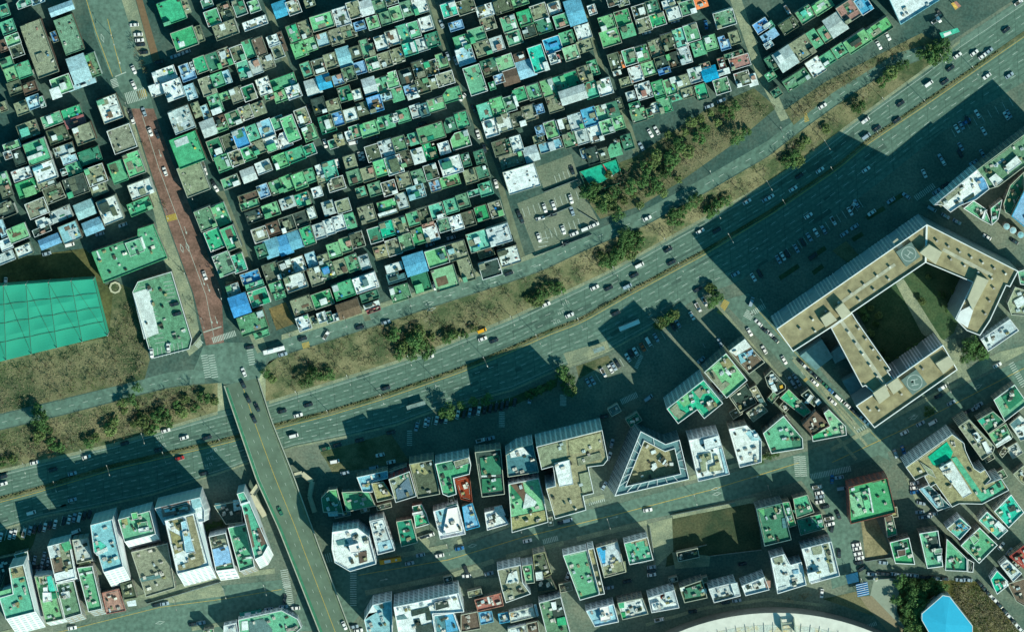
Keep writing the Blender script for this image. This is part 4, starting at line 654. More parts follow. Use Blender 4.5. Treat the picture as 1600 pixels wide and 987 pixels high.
def building(o, O, roof, h, zb, rc, wc, pc, bat, dets, lab=None, bands=True, seed=0):
    rr = random.Random(seed)
    if bat[1] < -1.5: bat = (0, 0)
    roof = ccw(roof); c = cent(roof); n = len(roof)
    base = list(roof)
    if bat != (0, 0):
        v = (bat[0]*S, -bat[1]*S); L = math.hypot(*v); base = []
        pr = [((q[0]-c[0])*v[0]+(q[1]-c[1])*v[1])/L for q in roof]; mx = max(pr)
        for q, p_ in zip(roof, pr):
            k = 1 if p_ > .35*mx else 0
            base.append((q[0]+v[0]*k, q[1]+v[1]*k))
    zt = zb+h; court = any(dh < 0 for _, dh, _ in dets)
    MB().prism(roof, zt-.05, base, zb-.2, cap=False).build('wall', WW.get(wc, WALLM[1]), o, O)
    if court:
        rf = MB().ring(roof, 3.6, zt-.06, zt).build('roof', RM2(rc), o, O); inn_ = inset(roof, 3.6)
        MB().ring(roof, 3.65, zt-4, zt-.1).build('court_wall', WW['c'], o, O)
        MB().prism(inn_, zt-3.2, inn_, zt-3.3, True).build('court_floor', RM2('x'), o, O); MB().ring(inset(roof, 3.3), .3, zt-.01, zt+.9).build('court_parapet', PARA[1], o, O)
        for j in range(n):
            a_, b_ = roof[j], roof[(j+1) % n]; c_, d_ = inn_[j], inn_[(j+1) % n]; L_ = math.hypot(b_[0]-a_[0], b_[1]-a_[1])
            for k_ in range(1, int(L_/5)): u_ = k_/int(L_/5); MB().tube((a_[0]+(b_[0]-a_[0])*u_, a_[1]+(b_[1]-a_[1])*u_, zt+.6), (c_[0]+(d_[0]-c_[0])*u_, c_[1]+(d_[1]-c_[1])*u_, zt+.6), .16, n=4).build('roof_beam', PARA[1], o, O)
        cc_ = cent(inn_)
        for k_ in range(60):
            q_ = (cc_[0]+rr.uniform(-18, 18), cc_[1]+rr.uniform(-14, 14))
            if inside(q_, inset(inn_, 1)): piece('rooftop_unit', rr.choice((CLUT, DARKC, RM('w'), RM('x'))), o, O, *q_, zt-3.2, rr.uniform(.8, 3), rr.uniform(.6, 2), rr.uniform(.5, 2), rr.uniform(0, 1))
        dets = []
    else: rf = MB().prism(roof, zt, roof, zt-.05, True, True).build('roof', RM2(rc), o, O)
    MB().ring(roof, .3, zt+.003, zt+(1.1 if h > 11 else .7)).build('parapet', PM(pc), rf, O)
    fl = int((h-1)/3.4)
    if bands:
        for i in range(fl):
            z0 = zb+1.2+i*(h-1)/max(fl, 1); k0, k1 = (z0-zb)/h, (z0+1.5-zb)/h
            pa = [(b[0]+(t[0]-b[0])*k0, b[1]+(t[1]-b[1])*k0) for b, t in zip(base, roof)]
            pb = [(b[0]+(t[0]-b[0])*k1, b[1]+(t[1]-b[1])*k1) for b, t in zip(base, roof)]
            pa = inset(pa, -.05); pb = inset(pb, -.05); m = MB()
            for j in range(n):                       # separate window panes along every storey
                q0, q1, q2, q3 = pa[j], pa[(j+1) % n], pb[(j+1) % n], pb[j]
                L = math.hypot(q1[0]-q0[0], q1[1]-q0[1]); w = max(1, int(L/2.6))
                for s_ in range(w):
                    u0, u1 = (s_+.16)/w, (s_+.84)/w
                    f = lambda A, B, u: (A[0]+(B[0]-A[0])*u, A[1]+(B[1]-A[1])*u)
                    a_, b_, c_, d_ = f(q0, q1, u0), f(q0, q1, u1), f(q3, q2, u1), f(q3, q2, u0)
                    m.quad((*a_, z0), (*b_, z0), (*c_, z0+1.5), (*d_, z0+1.5))
            m.build('window_row', GLASSL if bat[1] > 3 else GLASS, o, O)
    for di, (dcol, dh, pts) in enumerate(dets):
        pts = ccw(pts); dh = dh+di*.007 if dh > 0 else dh
        if dh > 0:
            nm = 'rooftop_room' if dh > 1.3 else 'roof_section'
            MB().prism(pts, zt+dh, pts, zt-.02).build(nm, RM2(dcol), o, O)
            if dh > 1.3: MB().ring(pts, .15, zt+dh+.002, zt+dh+.25).build('roof_rim', PARA[1], o.children[-1] if False else o, O)
        else: MB().prism(pts, zt+.02+di*.007, pts, zt, True).build('roof_section', RM2(dcol), o, O)
    # plant, vents, tanks
    xs = [q[0] for q in roof]; ys = [q[1] for q in roof]; A = abs(area(roof)); k = 0; tries = 0
    inn = inset(roof, 1.6)
    while k < (8 if wc == 'g' else min(18, 4+A/45)) and tries < 60:
        tries += 1; p = (rr.uniform(min(xs), max(xs)), rr.uniform(min(ys), max(ys)))
        if not inside(p, inn) or court: continue
        zz = zt
        for _, dh, pts in dets:
            if inside(p, pts): zz = max(zz, zt+max(dh, 0))
        w = rr.uniform(.8, 2.4); hh = rr.uniform(.5, 1.3); b = MB()
        a = rr.choice((.3, .35, 1.9)); b.box(p[0], p[1], zz, zz+hh, w, rr.uniform(.7, 1.6), a)
        if rr.random() < .5: b.tube((p[0]+.2, p[1], zz+hh), (p[0]+.2, p[1], zz+hh+.25), .35, n=8)
        b.build('rooftop_unit', rr.choice((CLUT, CLUT, CLUT, DARKC, RM('y'), RM('x'), RM('z'))), o, O); k += 1
    b = MB()                                       # pipes and kerbs following the roof edge
    i2 = inset(roof, 1.0)
    for j in range(n):
        if rr.random() < .6:
            q0, q1 = i2[j], i2[(j+1) % n]; u0, u1 = rr.uniform(.05, .3), rr.uniform(.6, .95)
            b = MB(); b.tube((q0[0]+(q1[0]-q0[0])*u0, q0[1]+(q1[1]-q0[1])*u0, zt+.18), (q0[0]+(q1[0]-q0[0])*u1, q0[1]+(q1[1]-q0[1])*u1, zt+.18), .09, n=4); b.build('roof_pipe', CLUT, o, O)
    if False: pass
GLASSL = mat('window_glass_pale', (176,200,198), rough=.3, spec=.5, stain=.1)
def pairs(s): v = [float(q) for q in s.replace(',', ' ').split()]; return list(zip(v[::2], v[1::2]))
bi = 0; ALLROOFS = []
for line in BL.strip().split('\n'):
    f = line.split('|'); hd = f[0].split(); t = hd[0]; h = float(hd[1]); rc, wc, pc = hd[2:5]; bat = tuple(float(q) for q in hd[5].split(','))
    lab, cat = f[-2], f[-1]; dets_s = f[2]
    ox, oy = BT[t]; sc = 1 if t in '0I' else 6.4
    def tp(s): return [(ox+x/(sc if t != 'I' else SCL['I']), oy+y/(sc if t != 'I' else SCL['I'])) for x, y in pairs(s)] if t != 'I' else [(ox+x/4.93*1.0/0.768*.768, oy+y/4.93*1.0) for x, y in pairs(s)]
    if t == 'I':
        k = 6.4/4.93*.0+1/3.795                       # outline was measured at 3.795 per pixel
        def tp(s): return [(ox+x*k, oy+y*k) for x, y in pairs(s)]
    px = tp(f[1]); cpx = cent(px); zb = zup(cpx[0]) if cpx[1] < interp(FS, cpx[0]) else 0.0
    roof = [P(x, y, zb+h)[:2] for x, y in px]
    dets = []
    if dets_s:
        for dd in dets_s.split(';'):
            dc, dh, ps = dd.split(':'); dets.append((dc, float(dh), [P(x, y, zb+h+max(0, float(dh)))[:2] for x, y in tp(ps)]))
    c = cent(roof); O = (c[0], c[1], zb); ALLROOFS.append(roof)
    nm = {'house': 'house', 'shed': 'shed', 'school': 'school_building', 'office building': 'office_building', 'parking deck': 'parking_deck', 'gate': 'gate', 'hall': 'hall_building'}.get(cat, 'building')
    o = thing(nm, O, lab, cat)
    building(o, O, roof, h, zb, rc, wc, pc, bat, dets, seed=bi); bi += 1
# low annexes and yard walls filling the gaps of the southern blocks
ANX = [(645,768,18,14,12,'z'),(535,803,26,9,12,'q'),(668,806,12,12,12,'s'),(1003,872,13,16,12,'s'),(1075,866,34,15,12,'z'),(1134,905,22,10,14,'d'),(884,917,20,14,12,'s'),(1392,842,12,26,5,'z'),(1497,803,15,13,35,'s'),(1532,762,18,15,30,'d'),(1562,742,20,14,30,'e'),(1586,704,20,20,30,'y'),(1574,778,14,20,35,'s'),
 (118,905,12,18,10,'s'),(1165,612,14,12,35,'z'),(1150,645,18,13,32,'d'),(1180,650,13,12,32,'s'),(1208,620,12,18,-40,'e'),(1228,632,14,18,-42,'d'),(1180,618,10,14,-40,'x'),(1544,712,16,16,30,'z'),(1480,790,12,12,30,'s'),(340,860,10,16,12,'z'),(600,790,24,8,14,'d'),(570,795,14,9,14,'x'),
 (1000,690,10,14,-30,'z'),(960,640,18,14,30,'q'),(990,655,22,16,32,'k'),(1125,620,18,12,33,'z'),(705,780,10,18,10,'d'),(700,905,14,10,12,'z'),(742,925,22,10,14,'s'),(1590,880,14,14,40,'s'),(1398,800,10,16,8,'x'),(1052,905,14,8,14,'z'),(950,945,18,8,14,'d'),(1100,905,12,9,14,'s'),(860,815,9,14,10,'s')]
ROOFP = [r_ for r_ in ALLROOFS]
k = 0
for x, y, w, hh, rot, col in sorted(ANX):
    r = rect(*P(x, y, 4.5)[:2], w*S, hh*S, math.radians(rot)); c = cent(r)
    if any(inside(c, q) for q in ROOFP) : continue
    k += 1; O = (*c, 0); h_ = 3.2+(k % 4)*.8
    o = thing('annex', O, 'low %s roofed annex in a gap of the southern blocks, %s from the left' % (PAL[col][1], nth(k)), 'annex', 'annexes of the southern blocks')
    building(o, O, r, h_, 0, col, 's', 's', (0, 0), [], bands=False, seed=900+k)
WALLS_ = [((1048,804),(1148,784),'along the street side of the vacant lot'),((1108,868),(1190,858),'behind the vacant lot'),((1055,862),(1104,850),'inside the vacant lot'),((640,842),(672,832),'of the sunlit yard'),((905,330),(934,348),'east of the car park by the wood'),((838,345),(893,322),'between the two car park rows'),((850,300),(902,280),'between upper and lower car parks'),((835,400),(925,366),'along the front of the lower car park'),((1352,876),(1392,870),'south of the sandy lot'),((1015,822),(1025,888),'west of the vacant lot'),((300,540),(316,520),'at the foot of the green parking deck'),((1356,905),(1402,902),'on the north side of the plaza'),((230,942),(345,908),'in front of the wide concrete roof')]
for (x0, y0), (x1, y1), ph in WALLS_:
    zb = zup(x0) if y0 < interp(FS, x0) else 0; a_, b_ = P(x0, y0, zb), P(x1, y1, zb); L = math.hypot(b_[0]-a_[0], b_[1]-a_[1]); an = math.atan2(b_[1]-a_[1], b_[0]-a_[0]); m_ = ((a_[0]+b_[0])/2, (a_[1]+b_[1])/2, zb)
    o = MB().box(m_[0], m_[1], zb, zb+1.5, L, .3, an).build('boundary_wall', WALLM[1], None, m_); tag(o, 'low grey boundary wall '+ph, 'wall')
# ------------------------------------------------------------ the big office complex with two helipads
HC = 41.0
def hp(s, z=HC): return [P(x, y, z)[:2] for x, y in pairs(s)]
OC = (*P(1400, 480, 0)[:2], 0.0)
oc = thing('office_complex', OC, 'huge tan roofed office complex of joined wings with two round helipads', 'office building')
TAN = mat('gravel_roof_tan', (150,150,112), stain=.35, scale=.25, var=0); FIN = mat('facade_fins', (226,236,236), rough=.4, spec=.4, var=0); CURT = mat('curtain_wall_glass', (170,196,200), rough=.3, spec=.5, var=0)
wings = ["1213 513 1448 350 1446 410 1331 488 1297 512 1239 549", "1448 350 1591 423 1578 448 1572 446 1547 500 1531 524 1510 516 1492 498 1520 441 1446 410",
         "1298 512 1331 488 1339 501 1392 577 1387 580 1396 592 1366 614 1352 602 1347 604", "1337 633 1366 614 1396 592 1473 538 1496 577 1366 668"]
for i, w in enumerate(wings):
    r = ccw(hp(w)); MB().prism(r, HC-.06, r, -.2, cap=False).build('wall', WW['c'] if i else CURT, oc, OC)
    rf = MB().prism(r, HC+i*.004, r, HC-.06, True, True).build('roof', TAN, oc, OC)
    MB().ring(r, .45, HC+.02, HC+1.2).build('parapet', PARA[1], rf, OC)
def fins(s0, s1, z0, z1, name='facade_fin', every=1.35):
    a, b = hp(s0)[0], hp(s1)[0]; L = math.hypot(b[0]-a[0], b[1]-a[1]); ux, uy = (b[0]-a[0])/L, (b[1]-a[1])/L; nx, ny = -uy, ux
    ang = math.atan2(uy, ux); n = int(L/every)
    for i in range(n):
        if i % 9 in (3, 4): continue
        t = (i+.5)*every; x, y = a[0]+ux*t+nx*.25, a[1]+uy*t+ny*.25
        MB().box(x, y, z0, z1, .55 if i % 3 else .8, .5, ang).build(name, FIN, oc, OC)
fins('1213 513', '1448 350', 2, HC, every=1.9); fins('1396 592', '1473 538', 2, HC, every=1.6); 
for s0, s1 in (('1222 520', '1300 467'),):
    pass
def slab(name, s, z0, z1, m, parent=None): r = hp(s, z1); return MB().prism(ccw(r), z1, ccw(r), z0).build(name, m, parent or oc, OC)
LIGHT = mat('rooftop_concrete_light', (184,190,158), stain=.12, var=0)
slab('walkway', '1228 519 1231 517 1398 405 1396 402 1226 515', HC+.01, HC+.12, PARA[0]) if False else None
for s in ("1308 474 1397 411 1400 415 1311 478", "1472 392 1548 432 1552 428 1474 387", "1310 500 1315 497 1390 606 1384 610", "1395 378 1402 372 1412 385 1404 390"):
    slab('roof_walkway', s, HC+.01, HC+.1, mat('roof_walkway_concrete', (176,184,156), var=0))
slab('stair_block', "1437 395 1452 382 1472 394 1462 413", HC, HC+4.5, LIGHT); slab('stair_block', "1305 483 1317 473 1330 489 1316 499", HC, HC+4.5, LIGHT); slab('stair_block', "1282 497 1297 487 1308 500 1290 511", HC, HC+3.2, LIGHT)
slab('stair_block', "1512 467 1527 430 1545 438 1520 485", HC, HC+4, LIGHT); slab('stair_block', "1364 614 1383 601 1391 618 1374 631", HC, HC+4, LIGHT); slab('stair_block', "1386 601 1402 590 1412 604 1396 616", HC, HC+3, LIGHT)
slab('stair_block', "1462 568 1482 556 1492 568 1474 584", HC, HC+3, LIGHT); slab('plant_deck', "1500 486 1524 474 1512 512 1494 500", HC, HC+1.4, PARA[1])
PADG = mat('helipad_surface', (104,132,120), stain=.12, var=0)
def helipad(corners, cx, cy, R, ang):
    z = HC+1.5; r = ccw(hp(corners, z)); MB().prism(r, z, r, HC).build('helipad', PADG, oc, OC); hpad = oc.children[-1]
    x, y, _ = P(cx, cy, z); m = MB(); n = 40
    for i in range(n):
        t0, t1 = 2*math.pi*i/n, 2*math.pi*(i+1)/n; r0, r1 = R*S-.35, R*S
        m.quad((x+r0*math.cos(t0), y+r0*math.sin(t0), z+.02), (x+r1*math.cos(t0), y+r1*math.sin(t0), z+.02), (x+r1*math.cos(t1), y+r1*math.sin(t1), z+.02), (x+r0*math.cos(t1), y+r0*math.sin(t1), z+.02))
    a = math.radians(ang); c, s_ = math.cos(a), math.sin(a)
    for u, v, w, hh in ((-1.3, 0, .45, 3.6), (1.3, 0, .45, 3.6), (0, 0, 2.15, .45)):
        p = rect(x+u*c-v*s_, y+u*s_+v*c, w, hh, a); m.quad(*[(q[0], q[1], z+.02) for q in p])
    m.build('landing_mark', mat('marking_white', (172,194,180), stain=.3, var=0), hpad, OC)
helipad("1400 394 1424 378 1438 401 1416 417", 1420, 397, 11.5, 56); helipad("1408 594 1432 577 1449 600 1426 617", 1429, 597, 12, 100)
rr = random.Random(3)
for s0, s1, n in (((1240,520),(1400,410),8), ((1262,525),(1400,428),6), ((1455,372),(1580,432),7), ((1475,400),(1560,440),4), ((1320,510),(1376,596),5), ((1336,505),(1392,586),5), ((1352,640),(1380,640),2), ((1450,566),(1400,625),3), ((1556,440),(1536,500),3)):
    for i in range(n):
        k = (i+.5)/n; x, y, z = P(s0[0]+(s1[0]-s0[0])*k, s0[1]+(s1[1]-s0[1])*k, HC)
        MB().box(x, y, HC, HC+1.5, 1.1, .9, .55).build('roof_vent', CLUT, oc, OC)
for s, z in (("1250 556 1284 530 1302 558 1275 578", 9), ("1297 552 1312 540 1326 556 1305 568", 8), ("1316 596 1345 580 1360 612 1335 626", 10)):
    r = ccw([P(x, y, z)[:2] for x, y in pairs(s)]); MB().prism(r, z, r, 0).build('podium_block', ROOFS2.setdefault('T', mat('podium_roof', (104,150,146), var=0)), oc, OC)
for i in range(3):                                     # window strips of the courtyard faces
    pass
# ------------------------------------------------------------ round stadium roof at the bottom edge
SX, SY = P(1212, 1356, 14)[:2]; R = 397*S
st = thing('stadium', (SX, SY, 0), 'round white roof rim of a big stadium with pale yellowish membrane', 'stadium')
def annulus(r0, r1, z0, z1, n=144):
    b = MB()
    for i in range(n):
        a, c = 2*math.pi*i/n, 2*math.pi*(i+1)/n
        b.quad((SX+r0*math.cos(a), SY+r0*math.sin(a), z0), (SX+r1*math.cos(a), SY+r1*math.sin(a), z1), (SX+r1*math.cos(c), SY+r1*math.sin(c), z1), (SX+r0*math.cos(c), SY+r0*math.sin(c), z0))
    return b
annulus(R-6, R, 14.3, 14).build('roof_rim', mat('stadium_white', (216,226,206), stain=.12, scale=.3, var=0), st, (SX, SY, 0))
annulus(R, R+.02, 14, -1).build('outer_wall', mat('stadium_wall', (120,130,120), var=0), st, (SX, SY, 0))
annulus(R-60, R-6, 19, 14.35).build('membrane', mat2('stadium_membrane', (206,200,150), (196,214,196), .15, 1.4, .4, .55), st, (SX, SY, 0))
for k in range(26):
    a = math.radians(62+k*2.2); b = MB(); b.tube((SX+(R-5)*math.cos(a), SY+(R-5)*math.sin(a), 14.5), (SX+(R-40)*math.cos(a), SY+(R-40)*math.sin(a), 17.6), .14, n=4); b.build('roof_cable', CLUT, st, (SX, SY, 0))
x, y, _ = P(1231, 975, 15); b = MB(); b.box(x-3.3, y, 14, 18, .6, 7, .1); b.box(x+3.3, y, 14, 18, .6, 7, .1); b.box(x, y+1, 16, 16.8, 7, .7, .1); b.box(x, y-2, 16, 16.8, 7, .7, .1); b.build('roof_gantry', WALLM[0], st, (SX, SY, 0))
# blue roofed hall
r = ccw([P(x, y, 12)[:2] for x, y in ((1440,958),(1473,929),(1484,931),(1520,977),(1520,1000),(1500,1030),(1475,1030),(1440,968))]); c = cent(r)
o = thing('sports_hall', (*c, 0), 'large sky blue many sided roof surrounded by trees at the bottom right', 'hall')
MB().prism(r, 11.9, r, 0, cap=False).build('wall', WALLM[3], o, (*c, 0))
apex = P(1478, 975, 13.4); b = MB()
for i in range(len(r)): b.quad((*r[i], 12), (*r[(i+1) % len(r)], 12), apex)
b.build('roof', mat('roof_paint_sky_blue_hall', (48,178,208), stain=.06, var=0), o, (*c, 0)); MB().ring(r, .3, 11.95, 12.15).build('roof_edge', PARA[1], o, (*c, 0))
# round water tanks
for i, (x, y) in enumerate(((1573,354),(1583,360),(1595,367))):
    X, Y, _ = P(x, y, 6); o = thing('storage_tank', (X, Y, 0), 'round pale blue tank, %s of the three in a row at the right edge' % ('northern', 'middle', 'southern')[i], 'tank', 'round tanks')
    MB().tube((X, Y, 0), (X, Y, 6), 1.75, n=20).build('tank_body', CLUT, o, (X, Y, 0)); MB().tube((X, Y, 6), (X, Y, 6.3), 1.6, .4, 20).build('tank_top', RM('c'), o, (X, Y, 0))
# filling station canopy and stall
def canopy(pts, z, m, lab, nm, cat, posts=True, extra=None):
    zb = zup(pts[0]) if pts[1] < interp(FS, pts[0]) or pts[0] > 1440 and pts[1] < 100 else 0
    r = ccw([P(pts[i], pts[i+1], zb+z)[:2] for i in range(0, len(pts), 2)]); c = cent(r); O = (*c, zb)
    o = thing(nm, O, lab, cat); MB().prism(r, zb+z, r, zb+z-.5, True, True).build('canopy_roof', m, o, O)
    for q in inset(r, 1.0)[:6]: MB().tube((*q, zb), (*q, zb+z-.5), .14).build('post', CLUT, o, O)
    if extra: e = ccw([P(extra[1][i], extra[1][i+1], zb+z+.1)[:2] for i in range(0, len(extra[1]), 2)]); MB().prism(e, zb+z+.06, e, zb+z).build('canopy_panel', extra[0], o, O)
    return o
canopy((1468,52, 1496,44, 1500,50, 1472,60), 8, RM('t'), 'turquoise canopy with white panel on the wedge beside the highway', 'filling_station_canopy', 'canopy', extra=(ROOFS2['W'], (1474,53, 1485,49, 1487,53, 1476,58)))
canopy((1486,6, 1494,2, 1502,10, 1493,16), 5, RM('p'), 'small salmon and yellow kiosk roof at the top right', 'kiosk', 'kiosk', extra=(RM('Y'), (1486,6, 1490,4, 1497,12, 1493,16)))
BLUEM = mat('canopy_blue', (50,140,190), var=0)
canopy((1321,898, 1340,893, 1342,908, 1325,912), 4, mat('canopy_dark_blue', (26,92,122), var=0), 'dark blue canopy at the entrance of the plaza', 'canopy', 'canopy')
o = canopy((1337,912, 1355,908, 1358,928, 1340,932), 4.5, BLUEM, 'bright blue canopy with white ribs beside the plaza', 'canopy', 'canopy')
for i in range(6):
    k = (i+.5)/6; p, q = P(1337+3*k, 912+20*k, 4.8), P(1355+3*k, 908+20*k, 4.8); MB().tube(p, q, .15, n=4).build('rib', PARA[1], o, tuple(o.location))
# bus shelters in shade on the highway kerb
for x, y, w, lab in ((650, 633, 30, 'western'), (936, 546, 18, 'eastern')):
    X, Y, _ = P(x, y, 3); O = (X, Y, 0); o = thing('bus_shelter', O, 'long slatted bus shelter on the highway kerb, the %s one' % lab, 'shelter', 'bus shelters')
    MB().box(X, Y, 2.8, 3.0, w*S, 2.2, .3).build('shelter_roof', mat('shelter_roof', (120,150,140)), o, O)
    for s_ in (-1, 1): MB().tube((X+s_*w*S*.45, Y+s_*w*S*.13, 0), (X+s_*w*S*.45, Y+s_*w*S*.13, 2.8), .08).build('post', CLUT, o, O)
# building site with green sheet and red lift
o = thing('construction_site', P(936, 272, 5), 'fenced building site covered by a turquoise tarpaulin', 'building site'); O = tuple(o.location)
r = [P(x, y, 6.2) for x, y in ((906,268),(962,250),(970,266),(940,285),(922,290),(912,274))]; b = MB(); b.quad(*reversed(r)); b.build('tarpaulin', mat('tarpaulin_turquoise', (26,176,140), stain=.35, scale=.6, var=0), o, O)
r = [P(x, y, 5)[:2] for x, y in ((905,268),(964,248),(974,284),(918,302))]; MB().ring(r, .12, 5, 7).build('site_fence', RM('g'), o, O)
X, Y, _ = P(951, 272, 7); o = thing('crane_lift', (X, Y, 5.2), 'small red boom lift standing on the turquoise tarpaulin', 'lift'); b = MB(); b.box(X, Y, 5.4, 6.6, 3.2, 2, 1.2); b.build('chassis', RM('r'), o, (X, Y, 5.2)); MB().tube((X, Y, 6.6), (X-3, Y+5, 8.5), .28).build('boom', RM('r'), o, (X, Y, 5.2)); MB().box(X+1.5, Y-.6, 6.6, 7.6, 1.2, 1.2, .3).build('cab', ROOFS2['W'], o, (X, Y, 5.2))
# golf practice net
NETM = bpy.data.materials.new('golf_net_mesh'); NETM.use_nodes = True; n = NETM.node_tree.nodes; l = NETM.node_tree.links
pb = n['Principled BSDF']; pb.inputs['Base Color'].default_value = (.02, .40, .29, 1); pb.inputs['Roughness'].default_value = .8; tr = n.new('ShaderNodeBsdfTransparent'); mx = n.new('ShaderNodeMixShader')
nz = n.new('ShaderNodeTexNoise'); nz.inputs['Scale'].default_value = .05; gg = n.new('ShaderNodeNewGeometry'); l.new(gg.outputs['Position'], nz.inputs[0]); mr = n.new('ShaderNodeMapRange'); mr.inputs[3].default_value = .6; mr.inputs[4].default_value = .97; l.new(nz.outputs[0], mr.inputs[0]); l.new(mr.outputs[0], mx.inputs[0])
l.new(tr.outputs[0], mx.inputs[1]); l.new(pb.outputs[0], mx.inputs[2]); l.new(mx.outputs[0], n['Material Output'].inputs[0])
ZN = 17.0; O = P(80, 500, 5); gn = thing('golf_net', O, 'huge turquoise practice net hung on poles over a field', 'golf net')
def netp(u, v):   # u across, v down
    x0, y0 = -30+u*(146+30), 449-u*13; x1, y1 = -30+u*(168+30), 572-u*48
    return P(x0+(x1-x0)*v, y0+(y1-y0)*v, ZN-.5*math.sin(math.pi*((u*5) % 1))*math.sin(math.pi*((v*3) % 1)))
b = MB(); NU, NV = 40, 24
for i in range(NU):
    for j in range(NV): b.quad(netp(i/NU, (j+1)/NV), netp((i+1)/NU, (j+1)/NV), netp((i+1)/NU, j/NV), netp(i/NU, j/NV))
b.build('net_roof', NETM, gn, O)
b = MB(); e = [netp(0, 0), netp(1, 0), netp(1, 1), netp(0, 1)]
for i in range(4): p, q = e[i], e[(i+1) % 4]; b.quad((p[0], p[1], 5), (q[0], q[1], 5), (q[0], q[1], ZN), (p[0], p[1], ZN))
b.build('net_side', NETM, gn, O)
for i in range(6):
    for j in (0, 1): p = netp(i/5, j); MB().tube((p[0], p[1], 5), (p[0], p[1], ZN+1.5), .22).build('pole', CLUT, gn, O)
for i in range(6): MB().tube(netp(i/5, 0), netp(i/5, 1), .12, n=4).build('cable', DARKC, gn, O)
for j in range(1, 4): MB().tube(netp(0, j/4), netp(1, j/4), .1, n=4).build('cable', DARKC, gn, O)
for i in range(5): MB().tube(netp(i/5, 0), netp((i+1)/5, 1), .08, n=4).build('cable', DARKC, gn, O)
# planter ring by the school
X, Y, _ = P(180, 449, 5); b = MB(); r = [(X+3.2*math.cos(t*math.pi/4), Y+3.2*math.sin(t*math.pi/4)) for t in range(8)]; o = thing('planter', (X, Y, 5), 'round stone planter in front of the green school roof', 'planter'); b.ring(r, .9, 5, 5.7); b.build('planter_wall', LIGHT, o, (X, Y, 5)); MB().prism(r, 5.4, r, 5).build('soil', SOIL, o, (X, Y, 5))
# ------------------------------------------------------------ overpass
ZB = 6.0
BLe = [(353,606),(400,743),(435,820),(501,987),(530,1060)]; BRi = [(402,590),(425,662),(458,745),(501,864),(547,987),(574,1060)]
def along(pts, k):
    n = len(pts)-1; i = min(int(k*n), n-1); u = k*n-i; return (pts[i][0]+(pts[i+1][0]-pts[i][0])*u, pts[i][1]+(pts[i+1][1]-pts[i][1])*u)
def yx(pts, y):
    t = [(p[1], p[0]) for p in pts]; return interp(t, y)
ys = list(range(596, 1050, 12)); O = P(440, 780, 0)
br = thing('overpass_bridge', O, 'long road overpass with green railings crossing the highway', 'bridge')
def zbr(y): return 5.02+min(1, (y-596)/40)*1.0
dk = MB(); sd = MB(); lw, rw, gl = MB(), MB(), MB(); prev = None
for y in ys:
    z = zbr(y); a = P(yx(BLe, y), y+6, z); c = P(yx(BRi, y), y-6, z)
    if prev:
        A, Cc = prev; dk.quad(A, a, c, Cc)
        for p, q in ((A, a), (Cc, c)):
            s_ = 1 if p is Cc else -1; t = MB() if False else sd
            t.quad((p[0], p[1], p[2]-1.2), (q[0], q[1], q[2]-1.2), q, p)
        lw.quad(A, a, (a[0], a[1], a[2]+1.1), (A[0], A[1], A[2]+1.1)); lw.quad((A[0], A[1], A[2]+1.1), (a[0], a[1], a[2]+1.1), (a[0]+.5, a[1], a[2]+1.1), (A[0]+.5, A[1], A[2]+1.1)); lw.quad((A[0]+.5, A[1], A[2]+1.1), (a[0]+.5, a[1], a[2]+1.1), (a[0]+.5, a[1], a[2]+.01), (A[0]+.5, A[1], A[2]+.01))
        rw.quad((Cc[0], Cc[1], Cc[2]+1.1), (c[0], c[1], c[2]+1.1), c, Cc); rw.quad((Cc[0]-.5, Cc[1], Cc[2]+1.1), (c[0]-.5, c[1], c[2]+1.1), (c[0], c[1], c[2]+1.1), (Cc[0], Cc[1], Cc[2]+1.1)); rw.quad((c[0]-.5, c[1], c[2]+.01), (c[0]-.5, c[1], c[2]+1.1), (Cc[0]-.5, Cc[1], Cc[2]+1.1), (Cc[0]-.5, Cc[1], Cc[2]+.01))
        sd.quad((Cc[0], Cc[1], Cc[2]-1.2), (c[0], c[1], c[2]-1.2), (a[0], a[1], a[2]-1.2), (A[0], A[1], A[2]-1.2))
    prev = (a, c)
dko = dk.build('deck', mat('bridge_asphalt', (98,124,102), stain=.2, scale=.15, var=0), br, O); sd.build('girder', WALLM[1], br, O); lw.build('railing', PARA[0], br, O); rw.build('railing', PARA[0], br, O)
for fr, m, wd, solid in ((.5, LINEY, .3, True), (.3, LINE, .16, False), (.7, LINE, .16, False), (.1, LINE, .14, True), (.9, LINE, .14, True)):
    b = MB()
    for y in range(600, 1040, 6):
        if not solid and (y//6) % 3: continue
        f = lambda yy: P(yx(BLe, yy)*(1-fr)+yx(BRi, yy)*fr, yy+6-12*fr, zbr(yy)+.03)
        p, q = f(y), f(y+(6 if solid else 5)); b.quad((p[0]-wd/2, p[1], p[2]), (q[0]-wd/2, q[1], q[2]), (q[0]+wd/2, q[1], q[2]), (p[0]+wd/2, p[1], p[2]))
    b.build('lane_marking', m, dko, O)
gp = mat('green_sidewalk', (60,132,98), var=0)
for tab, sg in ((BLe, 1), (BRi, -1)):
    b = MB(); pv = None
    for y in range(600, 1045, 12):
        yy = y+6 if sg > 0 else y-6; p, q = P(yx(tab, y)+sg*1.8, yy, zbr(y)+.12), P(yx(tab, y)+sg*5.4, yy-sg*1.2, zbr(y)+.12)
        if pv: b.quad(pv[0], p, q, pv[1]) if sg > 0 else b.quad(pv[1], q, p, pv[0])
        pv = (p, q)
    b.build('walkway', gp if sg > 0 else mat('bridge_kerb', (104,128,100), var=0), br, O)
for y in (640, 690, 735, 790, 850, 915, 975):
    for f in (.25, .75): p = P(yx(BLe, y)*(1-f)+yx(BRi, y)*f, y, 4.5); MB().tube((p[0], p[1], 0), (p[0], p[1], 4.8), .8, n=12).build('pier', WALLM[1], br, O)
